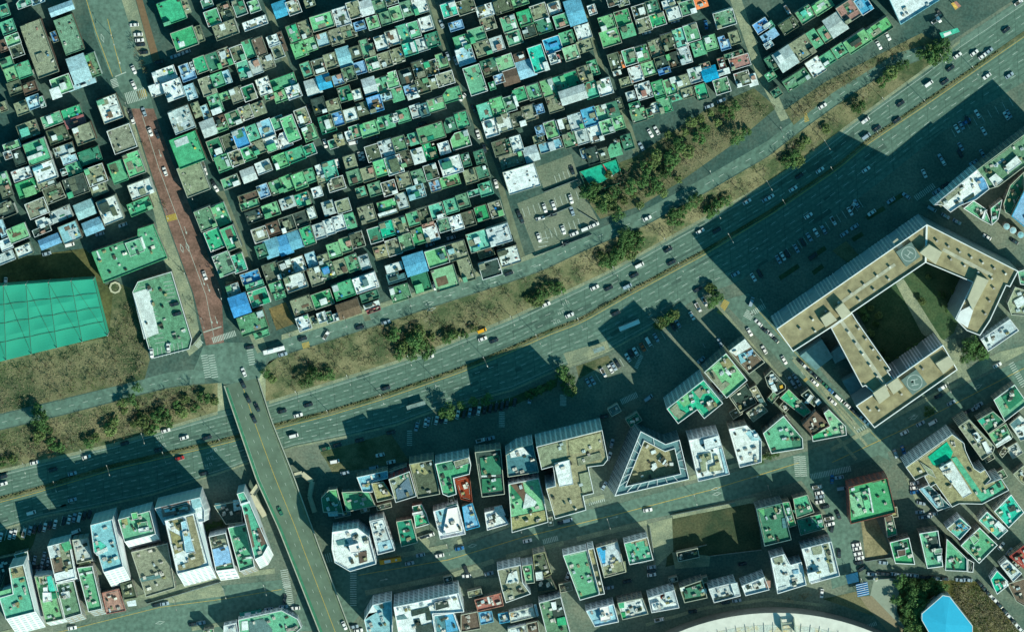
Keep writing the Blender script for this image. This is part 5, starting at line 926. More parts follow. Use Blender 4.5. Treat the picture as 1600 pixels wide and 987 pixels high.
# stairs to the pavement on both sides
def stairs(pts, w, lab):
    p0 = P(pts[0], pts[1], 5.6); O = (p0[0], p0[1], 0); o = thing('footbridge_stairs', O, lab, 'stairs', 'overpass stairs'); n = len(pts)//2
    L = [0]
    for i in range(1, n): L.append(L[-1]+math.hypot(pts[2*i]-pts[2*i-2], pts[2*i+1]-pts[2*i-1]))
    for i in range(n-1):
        z0 = 5.6*(1-L[i]/L[-1]); z1 = 5.6*(1-L[i+1]/L[-1])+.1; a, c = Vector(P(pts[2*i], pts[2*i+1], z0)), Vector(P(pts[2*i+2], pts[2*i+3], z1))
        t = (c-a); t.z = 0; Ln = t.length; t.normalize(); nn = Vector((-t.y, t.x, 0)); k = max(2, int(Ln/.6)); b = MB(); ang = math.atan2(t.y, t.x)
        for s_ in range(k): q = a+(c-a)*((s_+.5)/k); b.box(q.x, q.y, q.z-.2, q.z, Ln/k, w, ang)
        b.build('steps', LIGHT, o, O)
        for sg in (-1, 1):
            q0, q1 = a+nn*sg*w/2, c+nn*sg*w/2; MB().quad((q0.x, q0.y, q0.z-.3), (q1.x, q1.y, q1.z-.3), (q1.x, q1.y, q1.z+1), (q0.x, q0.y, q0.z+1)).build('railing', PARA[0], o, O)
stairs((460,742, 472,739, 488,752, 484,775, 492,800), 2.6, 'pale stairs zigzagging down the east side of the overpass'); stairs((404,758, 394,772, 402,786, 414,806), 3, 'pale stairs descending on the west side of the overpass')
# median hedge
HEDGE = mat2('hedge_leaves', (84,104,62), (118,116,80), .3, 1.5)
b = MB(); rr = random.Random(5)
for x in range(-55, 1650, 2):
    if 1560 < x: break
    y = interp(MED, x)-1; p = P(x+rr.uniform(-1, 1), y+rr.uniform(-1.3, 1.3), 0); b.box(p[0], p[1], .05, rr.uniform(.3, .8), rr.uniform(.4, 1.1), rr.uniform(.3, .8), rr.uniform(0, 3), .6, .6)
tag(b.build('median_hedge', HEDGE), 'clipped brownish green hedge along the middle of the highway', 'hedge', kind='stuff')
b = MB(); pv = None
for x in range(-60, 1661, 20):
    a, c = P(x, interp(MED, x)-4, .1), P(x, interp(MED, x)+3, .1)
    if pv: b.quad(pv[1], c, a, pv[0])
    pv = (a, c)
tag(b.build('median_strip', SOIL), kind='structure')
# ------------------------------------------------------------ vehicles
TYRE = mat('tyre_rubber', (40,44,42), var=0); CARGLASS = mat('car_glass', (34,52,58), rough=.1, spec=.6, var=0, stain=0); LAMP = mat('headlight', (225,232,220), rough=.2, var=0, stain=0)
CC = {'w': ('white', (232,240,236)), 's': ('silver', (150,176,182)), 'd': ('dark', (44,54,58)), 'b': ('blue', (40,110,160)), 'r': ('red', (170,50,48)), 'y': ('yellow', (235,180,40)), 'g': ('green', (50,120,90)), 'o': ('orange', (190,100,50)), 't': ('teal', (30,140,120)), 'a': ('amber', (220,160,30))}
def CMt(k): return mat('car_paint_'+CC[k][0], CC[k][1], rough=.3, spec=.5, stain=.03, var=.05)
def loft(b, secs, n0=None):       # sections: x, half width, z0, z1
    k = len(b.v)
    for x, w, z0, z1 in secs: b.v += [(x, -w, z0), (x, -w, (z0+z1)/2+.1), (x, -w*.86, z1), (x, w*.86, z1), (x, w, (z0+z1)/2+.1), (x, w, z0)]
    for i in range(len(secs)-1):
        for j in range(6):
            j2 = (j+1) % 6; b.f.append((k+i*6+j, k+i*6+j2, k+i*6+6+j2, k+i*6+6+j))
    b.f.append(tuple(k+j for j in range(5, -1, -1))); e = k+(len(secs)-1)*6; b.f.append(tuple(e+j for j in range(6)))
    return b
PROTO = {}
def proto(kind, col, loc, rz, lab, group):
    nm = {'C': 'car', 'V': 'van', 'T': 'truck', 'B': 'bus'}[kind]; o = thing(nm, loc, lab, nm if nm != 'car' else 'car', group, rz); m = CMt(col)
    def wheels(xs, hw, r=.33):
        for x in xs:
            for s_ in (-1, 1): MB().tube((x, s_*(hw-.2), r), (x, s_*hw, r), r, n=12).build('wheel', TYRE, o)
    def bb(name, mm, *bx):
        b = MB()
        for q in bx: b.box(*q)
        b.build(name, mm, o)
    if kind == 'C':
        b = loft(MB(), [(-2.3, .74, .4, .78), (-2.15, .88, .28, .92), (-1.2, .93, .25, .98), (.6, .93, .25, .97), (1.9, .9, .27, .84), (2.25, .8, .35, .72), (2.36, .6, .42, .64)]); b.build('body', m, o)
        loft(MB(), [(-1.85, .74, .9, .97), (-1.15, .78, .9, 1.4), (.25, .78, .9, 1.42), (1.12, .72, .9, .96)]).build('window', CARGLASS, o)
        loft(MB(), [(-1.18, .64, 1.36, 1.43), (-.9, .7, 1.38, 1.47), (.1, .7, 1.38, 1.47), (.3, .64, 1.36, 1.44)]).build('roof_panel', m, o); wheels((-1.4, 1.4), .94)
    elif kind == 'V':
        loft(MB(), [(-2.4, .85, .4, 1.8), (-2.25, .92, .3, 1.95), (1.1, .93, .3, 1.95), (1.9, .9, .3, 1.2), (2.4, .82, .4, .9)]).build('body', m, o)
        b = MB(); b.box(-.6, 0, 1.2, 1.6, 3.3, 1.9, 0); b.build('window', CARGLASS, o); b = MB(); b.quad((1.2, -.78, 1.92), (1.86, -.78, 1.27), (1.86, .78, 1.27), (1.2, .78, 1.92)); b.build('windshield', CARGLASS, o); wheels((-1.5, 1.5), .95)
    elif kind == 'T':
        bb('chassis', TYRE, (0, 0, .4, .7, 5, 1.5, 0)); loft(MB(), [(1.2, .85, .5, 1.9), (1.9, .85, .5, 1.9), (2.5, .8, .5, 1.2)]).build('cab', m, o)
        b = MB(); b.quad((1.92, -.7, 1.86), (2.4, -.7, 1.34), (2.4, .7, 1.34), (1.92, .7, 1.86)); b.build('windshield', CARGLASS, o)
        bb('cargo_bed', m, (-.8, 0, .7, .85, 3.6, 1.8, 0), (-.8, .88, .85, 1.2, 3.6, .06, 0), (-.8, -.88, .85, 1.2, 3.6, .06, 0), (-2.58, 0, .85, 1.2, .06, 1.8, 0)); bb('cargo', DARKC, (-.9, .1, .86, 1.3, 2.2, 1.2, 0)); wheels((-1.6, 1.7), .9)
    else:
        loft(MB(), [(-5.6, 1.15, .4, 2.9), (-5.3, 1.25, .35, 3.05), (5.2, 1.25, .35, 3.05), (5.6, 1.1, .4, 2.8)]).build('body', m, o); bb('window', CARGLASS, (0, 0, 1.3, 2.3, 10.4, 2.54, 0)); bb('roof_unit', PARA[1], (-1.5, 0, 3.05, 3.35, 3.2, 1.5, 0), (3, 0, 3.05, 3.2, .9, .9, 0)); wheels((-3.5, 3.6), 1.26, .48)
    for s_ in (-1, 1):
        q = {'C': (2.3, .58), 'V': (2.42, .6), 'T': (2.52, .6), 'B': (5.6, .8)}[kind]; MB().box(q[0], s_*q[1], .55, .7, .1, .3, 0).build('headlight', LAMP, o)
    return o
ZONES = {   # zone: (ground, phrase) ; entries x y angle colour+kind
'u|on the upper carriageway|0': "259 672 17 wC;288 683 17 wC;324 683 17 dC;248 702 17 dC;195 692 15 dC;135 713 15 wC;54 722 15 wC;83 733 15 dC;113 739 15 sC;5 744 15 dC;441 642 15 dC;482 632 15 dC;466 648 15 wC;603 606 16 dC;671 557 18 wC;753 516 20 yV;754 529 20 wC;772 532 20 dC;853 475 22 wC;890 492 24 wC;929 449 25 wC;951 450 25 dC;980 447 26 sV;991 430 26 dC;999 414 27 wV;1049 410 28 dC;1044 390 28 dC;1094 361 30 wC;1120 360 30 dC;1167 315 32 wC;1197 311 32 sC;1239 295 33 wC;1249 275 33 dC;1281 266 34 wC;1353 213 36 sV;1370 201 36 dC;1352 188 36 wV;1407 162 36 dC;1401 188 36 dC;1451 131 36 wV;1476 128 36 dC;1485 107 36 dC;1496 87 36 wC;1522 83 37 wC;1535 88 37 wC;1545 80 37 sC;1572 47 37 dC;1592 4 37 wT;1462 32 35 wT",
'l|on the lower carriageway|0': "281 715 15 rC;319 739 15 dC;113 780 15 sC;5 755 15 wC;49 800 15 wV;459 680 14 wV;562 687 15 dC;983 507 22 wB;1149 428 30 sC;962 489 25 dC;1203 308 33 wC;1263 337 33 wC;1353 265 35 wC;1577 118 35 sC;1332 322 60 wT;1510 190 35 bC;1090 452 30 dC",
'f|on the frontage road above the bank|1': "442 553 14 sC;428 546 14 wB;473 529 14 dC;562 511 16 dC;510 523 60 wT;603 503 16 sC;1011 341 27 wC;1285 166 32 wC;883 381 24 dC;915 357 22 wV;929 351 24 wC;897 365 22 wC;795 427 20 dC;390 542 10 dC",
'w|in the lit part of the road by the stairs|0': "509 700 14 gT;527 695 14 dC;523 720 10 wV;611 675 12 dC",
'p|in the shaded parking row below the overpass stretch|0': "1 838 76 wC;16 835 76 wC;23 834 76 wC;38 831 76 wT;47 828 76 sC;54 826 76 dC;62 825 76 dC;70 823 76 wC;78 820 76 dC;86 818 76 wC;100 813 76 dC;108 811 76 wC;116 808 76 sC;124 807 76 wV;132 805 76 dC;140 803 76 dC;119 829 20 wV",
'q|in the long parking row south of the highway|0': "651 666 78 sC;665 660 78 wC;669 658 78 sC;682 656 78 wC;690 654 78 dC;697 654 78 wC;706 650 78 dC;715 647 78 wC;725 646 78 dC;734 644 78 sC;741 642 78 dC;748 641 78 wC;757 640 78 dC;766 638 78 dC;775 636 78 dC;784 634 78 dC;792 632 78 dC",
'z|on the shaded service road south of the highway|0': "751 687 15 wT;766 684 15 sC;671 710 12 wC;611 721 12 wC;584 730 12 sV;539 738 12 sC;594 710 12 wC;828 623 80 sC;804 628 80 dC;956 692 75 sC;952 712 70 wC;944 758 60 sC",
'n|in the car park west of the yellow crossing|0': "919 597 -60 sC;926 594 -60 sC;943 582 -60 wT;954 576 -60 wC;959 572 -60 sC;965 568 -60 dC;981 558 -60 wC;986 552 -60 dC;993 549 -60 wC;1004 542 -60 oC;1013 533 -60 wV;1025 527 -60 sC;1059 505 -60 sC;1052 510 -60 dC;1095 562 40 sC;1013 621 35 sV;1125 535 -65 sC;1101 471 -60 wT;1091 480 -60 wT;1081 493 -60 wC;1174 471 70 sV",
'm|in the shaded rows north of the big complex|0': "1177 433 -60 wC;1187 427 -60 dC;1223 400 -60 wC;1216 405 -60 sC;1230 396 -60 dC;1244 388 -60 sC;1254 378 -60 dC;1264 370 -60 sC;1275 363 -60 wC;1287 359 -60 sC;1302 345 -60 wT;1319 365 35 sC;1335 354 35 sC;1328 330 -60 wC;1338 318 -60 sC;1362 332 35 wC;1392 313 35 sC;1444 271 -65 wC;1416 306 -35 sC;1456 326 -30 sV;1477 337 -30 sC;1495 346 -30 sC;1477 289 35 dC;1463 299 35 sC;1473 252 -60 wC;1542 370 -30 wC;1300 430 35 dC;1270 400 35 dV",
'e|in the shaded rows at the upper right|0': "1495 201 -60 wC;1502 196 -60 sC;1527 178 -60 wC;1537 205 -60 wC;1572 181 -60 wC;1576 178 -60 sC;1501 229 -60 sC;1535 240 -60 sC;1470 247 -60 sC;1521 254 30 sC;1542 119 36 wC;1585 377 -30 dC;1500 240 -60 dC;1512 188 -60 dC",
'd|along the diagonal street beside the big complex|0': "1185 504 -42 wC;1194 515 -42 dC;1203 521 -42 wC;1211 530 -42 dC;1171 518 -60 wC;1194 546 -60 wC;1225 562 -60 wC;1252 566 -42 dC;1258 572 -42 wC;1265 579 -42 dC;1272 585 -42 dC;1278 591 -42 dC;1273 597 -42 wC;1290 602 -42 gC;1297 609 -42 bC;1310 621 -42 wV;1301 627 -42 wC;1324 633 -42 wC;1332 640 -42 dC;1339 646 -42 dC;1346 652 -42 sC;1352 658 -42 wC;1236 594 -60 sC;1243 590 -60 sC;1240 600 -60 sC;1247 596 -60 sC;1230 655 -55 wT",
's|on the wide street south of the big complex|0': "1413 675 28 wC;1438 661 28 sC;1457 659 28 wV;1472 605 28 wV;1486 629 28 sC;1510 643 28 dC;1529 632 28 sC;1524 637 28 sC;1399 708 -70 sC;1411 702 -70 bC;1558 570 28 wC;1505 668 28 dV;1466 618 28 dC",
'k|on the main street through the southern quarter|0': "1012 796 10 wC;824 844 12 wC;887 812 12 sV;878 815 12 dC;657 866 12 sC;687 867 12 wC;640 879 12 sC;718 856 14 bC;610 874 10 aB;764 895 12 sC;728 889 -70 dC;729 899 5 wC;663 837 20 dC;672 835 20 wC",
'j|in the lots of the southern quarter|0': "887 899 70 wC;1018 885 8 sC;1018 897 8 wC;1018 891 8 dC;952 917 10 sC;980 907 10 dC;944 650 10 dC;553 978 10 sC;560 984 10 wC;1284 926 85 wC;1160 880 10 dC",
'r|on the ring road by the stadium|0': "1030 967 12 wT;1082 954 8 dC;1151 937 8 sC;1134 940 8 dC",
'v|beside the parking street at the lower right|0': "1277 760 12 wT;1280 769 12 wC;1281 775 12 sC;1281 783 12 wC;1289 791 12 dC;1296 809 12 wT;1297 818 12 wC;1300 824 80 dC;1310 804 -70 dC;1311 864 90 dC;1300 748 88 bC;1311 745 10 sC;1315 762 8 sV;1338 850 12 wC;1339 856 12 wC;1341 864 12 wC;1343 871 12 wC;1342 878 12 dC;1346 888 30 dC",
'x|in the yard east of the red framed building|0': "1429 754 10 wC;1429 761 10 wC;1429 768 10 bC;1439 785 -10 sC;1458 802 10 wC;1437 799 5 sC;1442 807 5 sC;1449 806 5 sC",
'y|in the line south of the triangular green roof|0': "1362 896 -5 sC;1377 895 -5 dC;1388 896 -5 dC;1398 896 -5 sC;1408 897 -5 sV;1418 897 -5 sC;1428 898 -5 sC;1444 901 -5 dC;1455 901 -5 dC;1465 903 -5 sC;1475 903 -5 dC;1500 905 -5 sC;1512 905 -5 sC;1380 878 -5 sC;1564 852 50 wC;1577 861 50 sC",
'h|parked along the lane in the bottom right corner|0': "1537 918 -45 dC;1543 925 -45 dC;1549 931 -45 wC;1554 936 -45 wC;1561 944 -45 dC;1570 954 -45 dC;1577 962 -45 wC;1583 969 -45 dC;1587 974 -45 wC;1593 981 -45 wC;1532 912 -45 dC",
'i|on the road along the bottom left|0': "113 980 10 wC;314 972 10 sC;302 974 10 dC;420 951 8 sC;443 947 8 sC;462 949 5 wC;392 956 10 tB;257 942 10 sC;245 944 10 dC;445 935 80 dC",
'o|in the shaded yard behind the tall green tower|0': "54 874 80 sC;69 868 80 sC;66 879 80 sC;75 877 80 sC;63 890 10 sC;70 883 80 dC;57 885 10 dC;77 888 80 dC",
'1|on the red road and its northern part|1': "209 109 -65 wC;209 133 -65 wC;225 175 -70 sC;207 187 -70 wC;204 178 -70 dC;235 206 -70 wC;258 268 -70 wC;320 430 -70 wC;246 210 -70 dC;381 581 -68 wC",
'2|in the roadside parking strip at the top left|1': "210 39 5 wC;216 54 5 wC;218 63 5 wC;220 70 5 dC;225 82 5 dC",
'3|in the lanes of the western quarter|1': "318 259 -70 wT;320 267 -70 wC;337 293 -60 wC;335 288 -60 dC;47 80 -75 sC;61 116 -75 sC;291 81 20 sC;281 85 20 sC;273 88 20 sC;345 54 15 sC;109 382 15 wV;73 396 15 sC;192 351 20 sC;156 365 15 sC;9 440 88 wC;249 97 10 dC",
'4|on the green parking deck|2': "237 551 95 wC;263 543 95 wC;273 475 15 dC;277 490 15 dC",
'5|in the lanes between the central houses|1': "723 152 50 wC;747 210 -75 wC;562 244 -75 wC;567 244 -75 wC;552 223 12 wV;775 287 -75 wC;527 255 -75 wV;483 170 -75 dC;508 224 -75 wC;679 446 -75 wC;672 382 15 sC;705 371 15 sC;740 170 -60 dC;757 232 -75 dC;690 38 -70 sC;700 88 -70 sC;712 95 -70 sC;585 215 15 dC;660 193 15 dC",
'6|in the two car parks by the wood|1': "811 335 -72 dC;851 325 -72 wC;865 321 -72 wC;892 311 -72 wC;844 341 12 wC;863 335 12 dC;894 330 -72 sC;880 359 -72 wC;842 371 -72 wC;894 266 -72 dC;815 342 -72 dC",
'7|in the lanes of the north-eastern houses|1': "1103 39 -80 bC;1016 208 -60 wC;1026 204 -60 wC;1002 229 -60 sC;1108 166 20 sC;1127 157 20 sC;1010 51 15 sC;1055 33 15 sC;1230 16 -60 wT;1373 71 -60 wC;1387 57 -60 wC;1466 29 -60 wC;1468 22 -60 dC;1150 104 -60 dC",
'8|on the overpass|3': "380 600 -66 dC;388 623 -66 dC;397 654 -66 dC;402 636 -66 dC;438 798 -66 gC;538 976 -66 wC"}
nveh = 0
KN = {'C': 'car', 'V': 'van', 'T': 'truck', 'B': 'bus'}
for zk, s in ZONES.items():
    _, phrase, lv = zk.split('|'); items = []
    for e in s.split(';'):
        a = e.split(); items.append((float(a[0]), float(a[1]), float(a[2]), a[3][0], a[3][1]))
    items.sort(); cnt = {}
    for x, y, ang, c, k in items: cnt[(c, k)] = cnt.get((c, k), 0)+1
    seen = {}
    for x, y, ang, c, k in items:
        seen[(c, k)] = seen.get((c, k), 0)+1; n = cnt[(c, k)]; i = seen[(c, k)]
        w = {'C': 'car', 'V': 'van', 'T': 'light truck', 'B': 'bus'}[k]
        lab = '%s %s %s' % (CC[c][0], w, phrase) if n == 1 else '%s %s %s, %s from the left' % (CC[c][0], w, phrase, nth(i))
        z = {'0': 0.02, '1': zup(x)+.03, '2': 11.05, '3': zbr(y)+.05 if y > 596 else 5.05}[lv]
        loc = P(x, y, z); rz = math.radians(ang+(180 if (int(x) % 3 == 0 and k == 'C' and zk[0] not in 'ulf') else 0)); nveh += 1
        if (c, k) not in PROTO: PROTO[(c, k)] = proto(k, c, loc, rz, lab, 'vehicles '+phrase)
        else: dup(PROTO[(c, k)], loc, rz, lab, 'vehicles '+phrase)
# ------------------------------------------------------------ street lamps
POLE = mat('lamp_pole_metal', (130,140,130), var=0)
lampo = None; li = 0
def lamp_post(x, y, z, ang, lab, grp):
    global lampo
    loc = P(x, y, z)
    if lampo is None:
        lampo = thing('street_lamp', loc, lab, 'street lamp', grp, ang)
        MB().tube((0, 0, 0), (0, 0, 10), .14, .09).build('pole', POLE, lampo)
        for s_ in (-1, 1): a = MB().tube((0, 0, 9.8), (0, s_*2.2, 10.5), .06).build('arm', POLE, lampo); MB().box(0, s_*2.5, 10.42, 10.58, .3, .9, 0).build('lamp_head', CLUT, lampo)
    else: dup(lampo, loc, ang, lab, grp)
xs = [88, 171, 258, 346, 514, 597, 678, 758, 840, 905, 985, 1062, 1140, 1225, 1300, 1372, 1445, 1520]
for i, x in enumerate(xs): lamp_post(x, interp(MED, x)-1, .05, math.radians(15+x*.013), 'double armed street lamp in the highway median, %s from the left' % nth(i+1), 'lamps along the highway median')
xs = [40, 130, 225, 465, 545, 640, 720, 800, 880, 960, 1040, 1120, 1200, 1290, 1380, 1470]
for i, x in enumerate(xs): lamp_post(x, interp(HN, x)+2, .05, math.radians(15+x*.013), 'street lamp on the north kerb of the highway, %s from the left' % nth(i+1), 'lamps along the north kerb')
xs = [455, 540, 640, 720, 800, 880, 1000, 1110, 1220]
for i, x in enumerate(xs): lamp_post(x, interp(FS, x)-26, zup(x), math.radians(17), 'street lamp beside the frontage road, %s from the left' % nth(i+1), 'lamps along the frontage road')
for i, (x, y) in enumerate(((560,862),(700,852),(812,818),(950,812),(1085,775),(1200,760),(1330,655),(1480,600),(275,938),(352,920),(415,915),(1345,905))): lamp_post(x, y, .1, .3, 'street lamp in the southern streets, %s from the first in the north-west' % nth(i+1), 'lamps in the southern streets')
for i, (x, y) in enumerate(((178,60),(200,165),(262,330),(292,430),(318,500),(345,455),(300,300))): lamp_post(x, y, zup(x), .3, 'street lamp beside the red road, %s from the top' % nth(i+1), 'lamps along the red road')
# ------------------------------------------------------------ trees
BARK = mat('bark', (92,80,58), var=.1); TWIG = [mat('twigs_brown', (134,132,98), var=.2), mat('twigs_olive', (104,112,76), var=.2)]
LEAF = [mat('leaves_dark_green', (80,120,66), var=.3, stain=.15, scale=1.2), mat('leaves_olive_green', (104,130,74), var=.3, stain=.15, scale=1.2)]
def evergreen(R, seed, leaf):
    rr = random.Random(seed); t = thing('evergreen_tree', (0, 0, 0)); hgt = R*2.1
    b = MB(); b.tube((0, 0, 0), (0, 0, hgt*.7), .22, .1, 7)
    cl = []
    for i in range(int(9+R*3)):
        a = rr.uniform(0, 6.28); q = R*math.sqrt(rr.random())*.86; z = hgt*(.42+.5*(1-(q/R)**1.7)*rr.uniform(.45, 1)); c = (q*math.cos(a), q*math.sin(a), z); cl.append(c)
        b.tube((0, 0, hgt*.35), c, .07, .03, 4)
    b.build('trunk', BARK, t); m = MB()
    for c in cl:
        s = rr.uniform(.22, .42)*R
        for k in range(60):
            u = Vector((rr.gauss(0, 1), rr.gauss(0, 1), rr.gauss(0, 1))).normalized()*s*rr.uniform(.55, 1.12); u.z *= .7; p = Vector(c)+u
            nn = (u.normalized()+Vector((rr.uniform(-.8, .8), rr.uniform(-.8, .8), rr.uniform(-.2, .9)))).normalized(); e1 = nn.orthogonal().normalized(); e1 = (e1+nn.cross(e1)*rr.uniform(-1, 1)).normalized(); e2 = nn.cross(e1); w = rr.uniform(.16, .42)
            m.quad(tuple(p-e1*w), tuple(p-e2*w*.7), tuple(p+e1*w), tuple(p+e2*w*.7))
    m.build('crown', leaf, t); return t
def bare(R, seed, tw):
    rr = random.Random(seed); t = thing('bare_tree', (0, 0, 0)); b = MB(); m = MB(); b.tube((0, 0, 0), (0, 0, R*.9), .17, .12, 6)
    def grow(p, dv, L, r, d):
        q = p+dv*L; (b if d < 2 else m).tube(p, q, r, r*.6, 3 if d > 1 else 4)
        if d >= 4: return
        for i in range(4 if d < 3 else 3):
            nd = (dv+Vector((rr.uniform(-1, 1), rr.uniform(-1, 1), rr.uniform(-.25, .6)))*.8).normalized(); grow(q if i else p+dv*L*.6, nd, L*rr.uniform(.55, .8), r*.62, d+1)
    for i in range(5):
        a = i*1.26+rr.uniform(-.3, .3); grow(Vector((0, 0, R*.6)), Vector((math.cos(a), math.sin(a), .8)).normalized(), R*.44, .09, 1)
    b.build('trunk', BARK, t); m.build('crown', tw, t); return t
EV = [evergreen(3.4, 1, LEAF[0]), evergreen(2.8, 2, LEAF[0]), evergreen(3.0, 3, LEAF[1]), evergreen(4.2, 4, LEAF[0]), evergreen(2.2, 5, LEAF[1])]
BT_ = [bare(3.0, 11, TWIG[0]), bare(2.5, 12, TWIG[1]), bare(3.4, 13, TWIG[0])]
used = {}
def gz(x, y):
    if y < interp(FS, x): return zup(x)
    hn = interp(HN, x)
    if y < hn: k = (y-interp(FS, x))/max(1, hn-interp(FS, x)); return zup(x)*(1-k)
    return 0
rt = random.Random(21)
def plant(protos, i, x, y, lab, cat, grp, sc):
    p = protos[i]; z = gz(x, y); loc = P(x, y, z-.1)
    if id(p) not in used:
        used[id(p)] = 1; o = p; o.location = loc
    else: o = dup(p, loc, 0, lab, grp)
    o.scale = (sc, sc, sc*rt.uniform(.9, 1.1)); o.rotation_euler = (0, 0, rt.uniform(0, 6.28)); tag(o, lab, cat, grp); return o
EVL = {'on the bank west of the overpass': "65 655 58 638 75 670 55 690 80 690 20 715 5 720 140 690 150 682 195 640 205 622 215 632 180 655 225 655 232 672 245 650 255 640 262 655 275 630 290 622 305 635 320 618 335 625 285 642 215 604 190 628 68 645 62 675 92 697 172 668 210 660 240 668 218 645",
 'on the bank east of the overpass': "415 580 425 590 478 592 492 582 505 590 515 583 486 578 640 522 655 515 630 540 660 535 616 520 645 550 635 532 675 525 668 548 625 550 650 530 710 520 725 522 740 512 700 526 608 525 825 465 845 457 860 450 838 468 875 448",
 'in the middle of the bank below the wood': "980 372 970 385 990 366 985 395 965 395 975 362 995 380 1000 370 945 408 956 412 962 402 940 398 1055 330 1062 343 1048 340 1080 316 1090 308 1070 325 1115 323 1125 318 1135 312 1108 330",
 'in the wood between houses and frontage road': "930 290 945 310 960 300 975 312 950 272 985 290 1000 320 965 332 940 322 1010 260 1025 240 1020 252 1050 245 1040 270 1060 225 1045 210 1080 190 1100 200 1090 215 1120 190 1110 176 1130 170 1148 165 1025 285 1035 300 1060 280 918 300 955 318 990 305 1005 280 1070 205 1095 185 1140 180 1165 205 1150 212 930 310 1015 300 1045 255 1075 235",
 'near the top right of the bank': "1250 228 1240 240 1260 218 1246 250 1232 252 1400 108 1385 118 1375 128 1410 100 1392 112 1465 78 1455 88 1475 84 1462 95 1452 74 1470 68 1440 84 1340 165 1290 200",
 'in the shaded strip south of the highway': "885 588 880 602 890 608 892 592 878 580 1115 453 1120 463 1108 448 1112 470 1045 495 1038 502 1030 504 1052 490 860 600 845 608 830 614 740 626 720 632 690 644 700 640 760 622 1450 640 1375 640",
 'in the park around the sky blue roof': "1410 918 1425 935 1415 950 1430 962 1440 925 1450 940 1420 975 1432 985 1406 905 1455 910 1470 914 1400 935 1422 908 1438 945 1412 965 1425 920 1445 912 1460 920 1435 972 1418 988",
 'in the courtyard of the big complex': "1345 482 1352 495 1360 480 1368 505 1372 492 1385 560 1378 548 1395 572 1405 560 1420 548 1430 540 1360 520 1440 470 1470 460 1490 455 1480 480 1450 432",
 'in the small park east of the big complex': "1520 543 1510 552 1530 540 1515 535 1525 552 1538 548",
 'along the edge of a southern white roof': "1186 716 1194 712 1203 710 1212 708", 'among the roofs beside the white tower pair': "325 822 335 818 345 816 318 826"}
for ph, s in EVL.items():
    v = [float(q) for q in s.split()]; L = sorted(zip(v[::2], v[1::2]))
    for i, (x, y) in enumerate(L):
        k = rt.choice((0, 1, 2, 3, 4, 0, 2)) if 'park' not in ph else rt.choice((0, 3, 3))
        sc = rt.uniform(.7, 1.25)*(.6 if 'courtyard' in ph or 'roof' in ph and 'park' not in ph else 1)
        plant(EV, k, x, y, 'green leafy tree %s, %s from the left' % (ph, nth(i+1)), 'tree', 'leafy trees '+ph, sc)
def scatter(poly, n, mind, seed):
    r = random.Random(seed); xs = [p[0] for p in poly]; ys = [p[1] for p in poly]; out = []; t = 0
    while len(out) < n and t < n*60:
        t += 1; p = (r.uniform(min(xs), max(xs)), r.uniform(min(ys), max(ys)))
        if inside(p, poly) and all((p[0]-q[0])**2+(p[1]-q[1])**2 > mind**2 for q in out): out.append(p)
    return out
bankE = [(x, interp(FS, x)+4) for x in range(425, 1400, 25)]+[(x, interp(HN, x)-7) for x in range(1390, 425, -25)]
bankW = [(x, interp(FS, x)+4) for x in range(-20, 330, 25)]+[(x, interp(HN, x)-7) for x in range(330, -20, -25)]
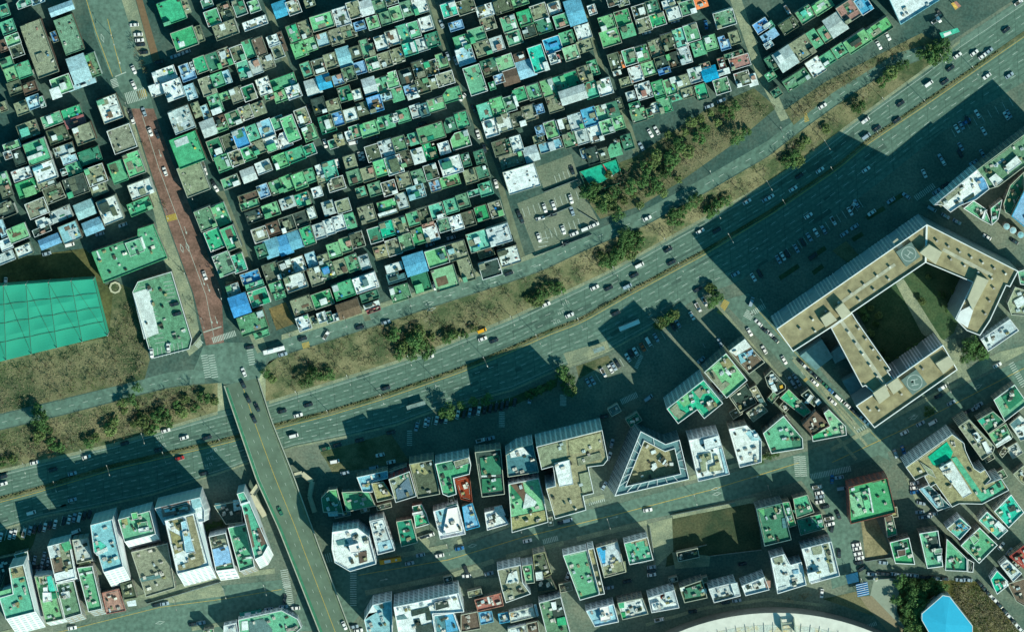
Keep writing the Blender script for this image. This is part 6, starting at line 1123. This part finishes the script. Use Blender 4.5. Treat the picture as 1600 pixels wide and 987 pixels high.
BL2 = {'on the bank east of the overpass': (bankE, 140, 8.5), 'on the bank west of the overpass': (bankW, 60, 8.5), 'on the rough slope below the practice net': ([(-10,572),(165,530),(205,460),(228,560),(215,592),(100,618),(-10,650)], 44, 11),
 'in the wood between houses and frontage road': ([(915,292),(990,252),(1060,206),(1178,146),(1206,170),(1150,215),(1060,280),(1000,318),(945,336)], 44, 9), 'on the verge near the slanting north-east houses': ([(1236,176),(1290,134),(1400,78),(1440,62),(1400,84),(1300,144),(1242,190)], 20, 9),
 'in the park around the sky blue roof': ([(1490,912),(1530,915),(1590,985),(1535,990),(1490,935)], 22, 10), 'on the verge by the stadium road': ([(1230,935),(1200,945),(1225,925),(1290,925),(1285,935)], 3, 8), 'along the red road and its northern part': ([(206,60),(214,60),(232,120),(224,118)], 4, 12)}
for ph, (poly, n, md) in BL2.items():
    for x, y in scatter(poly, n, md, len(ph)*7+n):
        plant(BT_, rt.randrange(3), x, y, 'leafless brown tree '+ph, 'tree', 'leafless trees '+ph, rt.uniform(.7, 1.15))
for x, y in ((225,225),(243,290),(258,320),(286,425),(300,470),(355,455),(372,490),(330,420),(322,400),(208,205),(222,96),(226,108),(300,500),(362,470)):
    plant(BT_, 1, x, y, 'leafless brown tree on the pavements of the red road', 'tree', 'leafless trees on the pavements of the red road', .7)
# low brush on the banks: nobody could count it
b = MB(); b2 = MB(); rr = random.Random(9)
def brush(polys, n):
    for poly in polys:
        xs = [p[0] for p in poly]; ys_ = [p[1] for p in poly]; k = 0
        while k < n:
            x, y = rr.uniform(min(xs), max(xs)), rr.uniform(min(ys_), max(ys_)); k += 1
            if not inside((x, y), poly): continue
            p = Vector(P(x, y, gz(x, y)+rr.uniform(.1, .5)))
            for _ in range(4):
                q = p+Vector((rr.uniform(-.8, .8), rr.uniform(-.8, .8), rr.uniform(0, .5))); w = rr.uniform(.12, .38); a = rr.uniform(0, 6.28); e = Vector((math.cos(a), math.sin(a), rr.uniform(-.3, .8)))*w; f_ = Vector((-math.sin(a), math.cos(a), rr.uniform(-.3, .8)))*w*.5
                (b if math.sin(q.x*.11)+math.sin(q.y*.17+q.x*.05)+rr.uniform(-1, 1) < .9 else b2).quad(q-e, q-f_, q+e, q+f_)
brush([bankE], 9000); brush([bankW], 4500); brush([BL2['on the rough slope below the practice net'][0], BL2['in the wood between houses and frontage road'][0]], 3200); brush([BL2['in the park around the sky blue roof'][0], BL2['on the verge near the slanting north-east houses'][0]], 1800)
b.v = [tuple(q) for q in b.v]; b2.v = [tuple(q) for q in b2.v]
tag(b.build('dry_brush', TWIG[0]), 'dry brown brush and tall grass covering the banks', 'brush', kind='stuff'); tag(b2.build('green_undergrowth', LEAF[1]), 'patches of green undergrowth among the dry brush', 'undergrowth', kind='stuff')
print('VEHICLES', nveh)
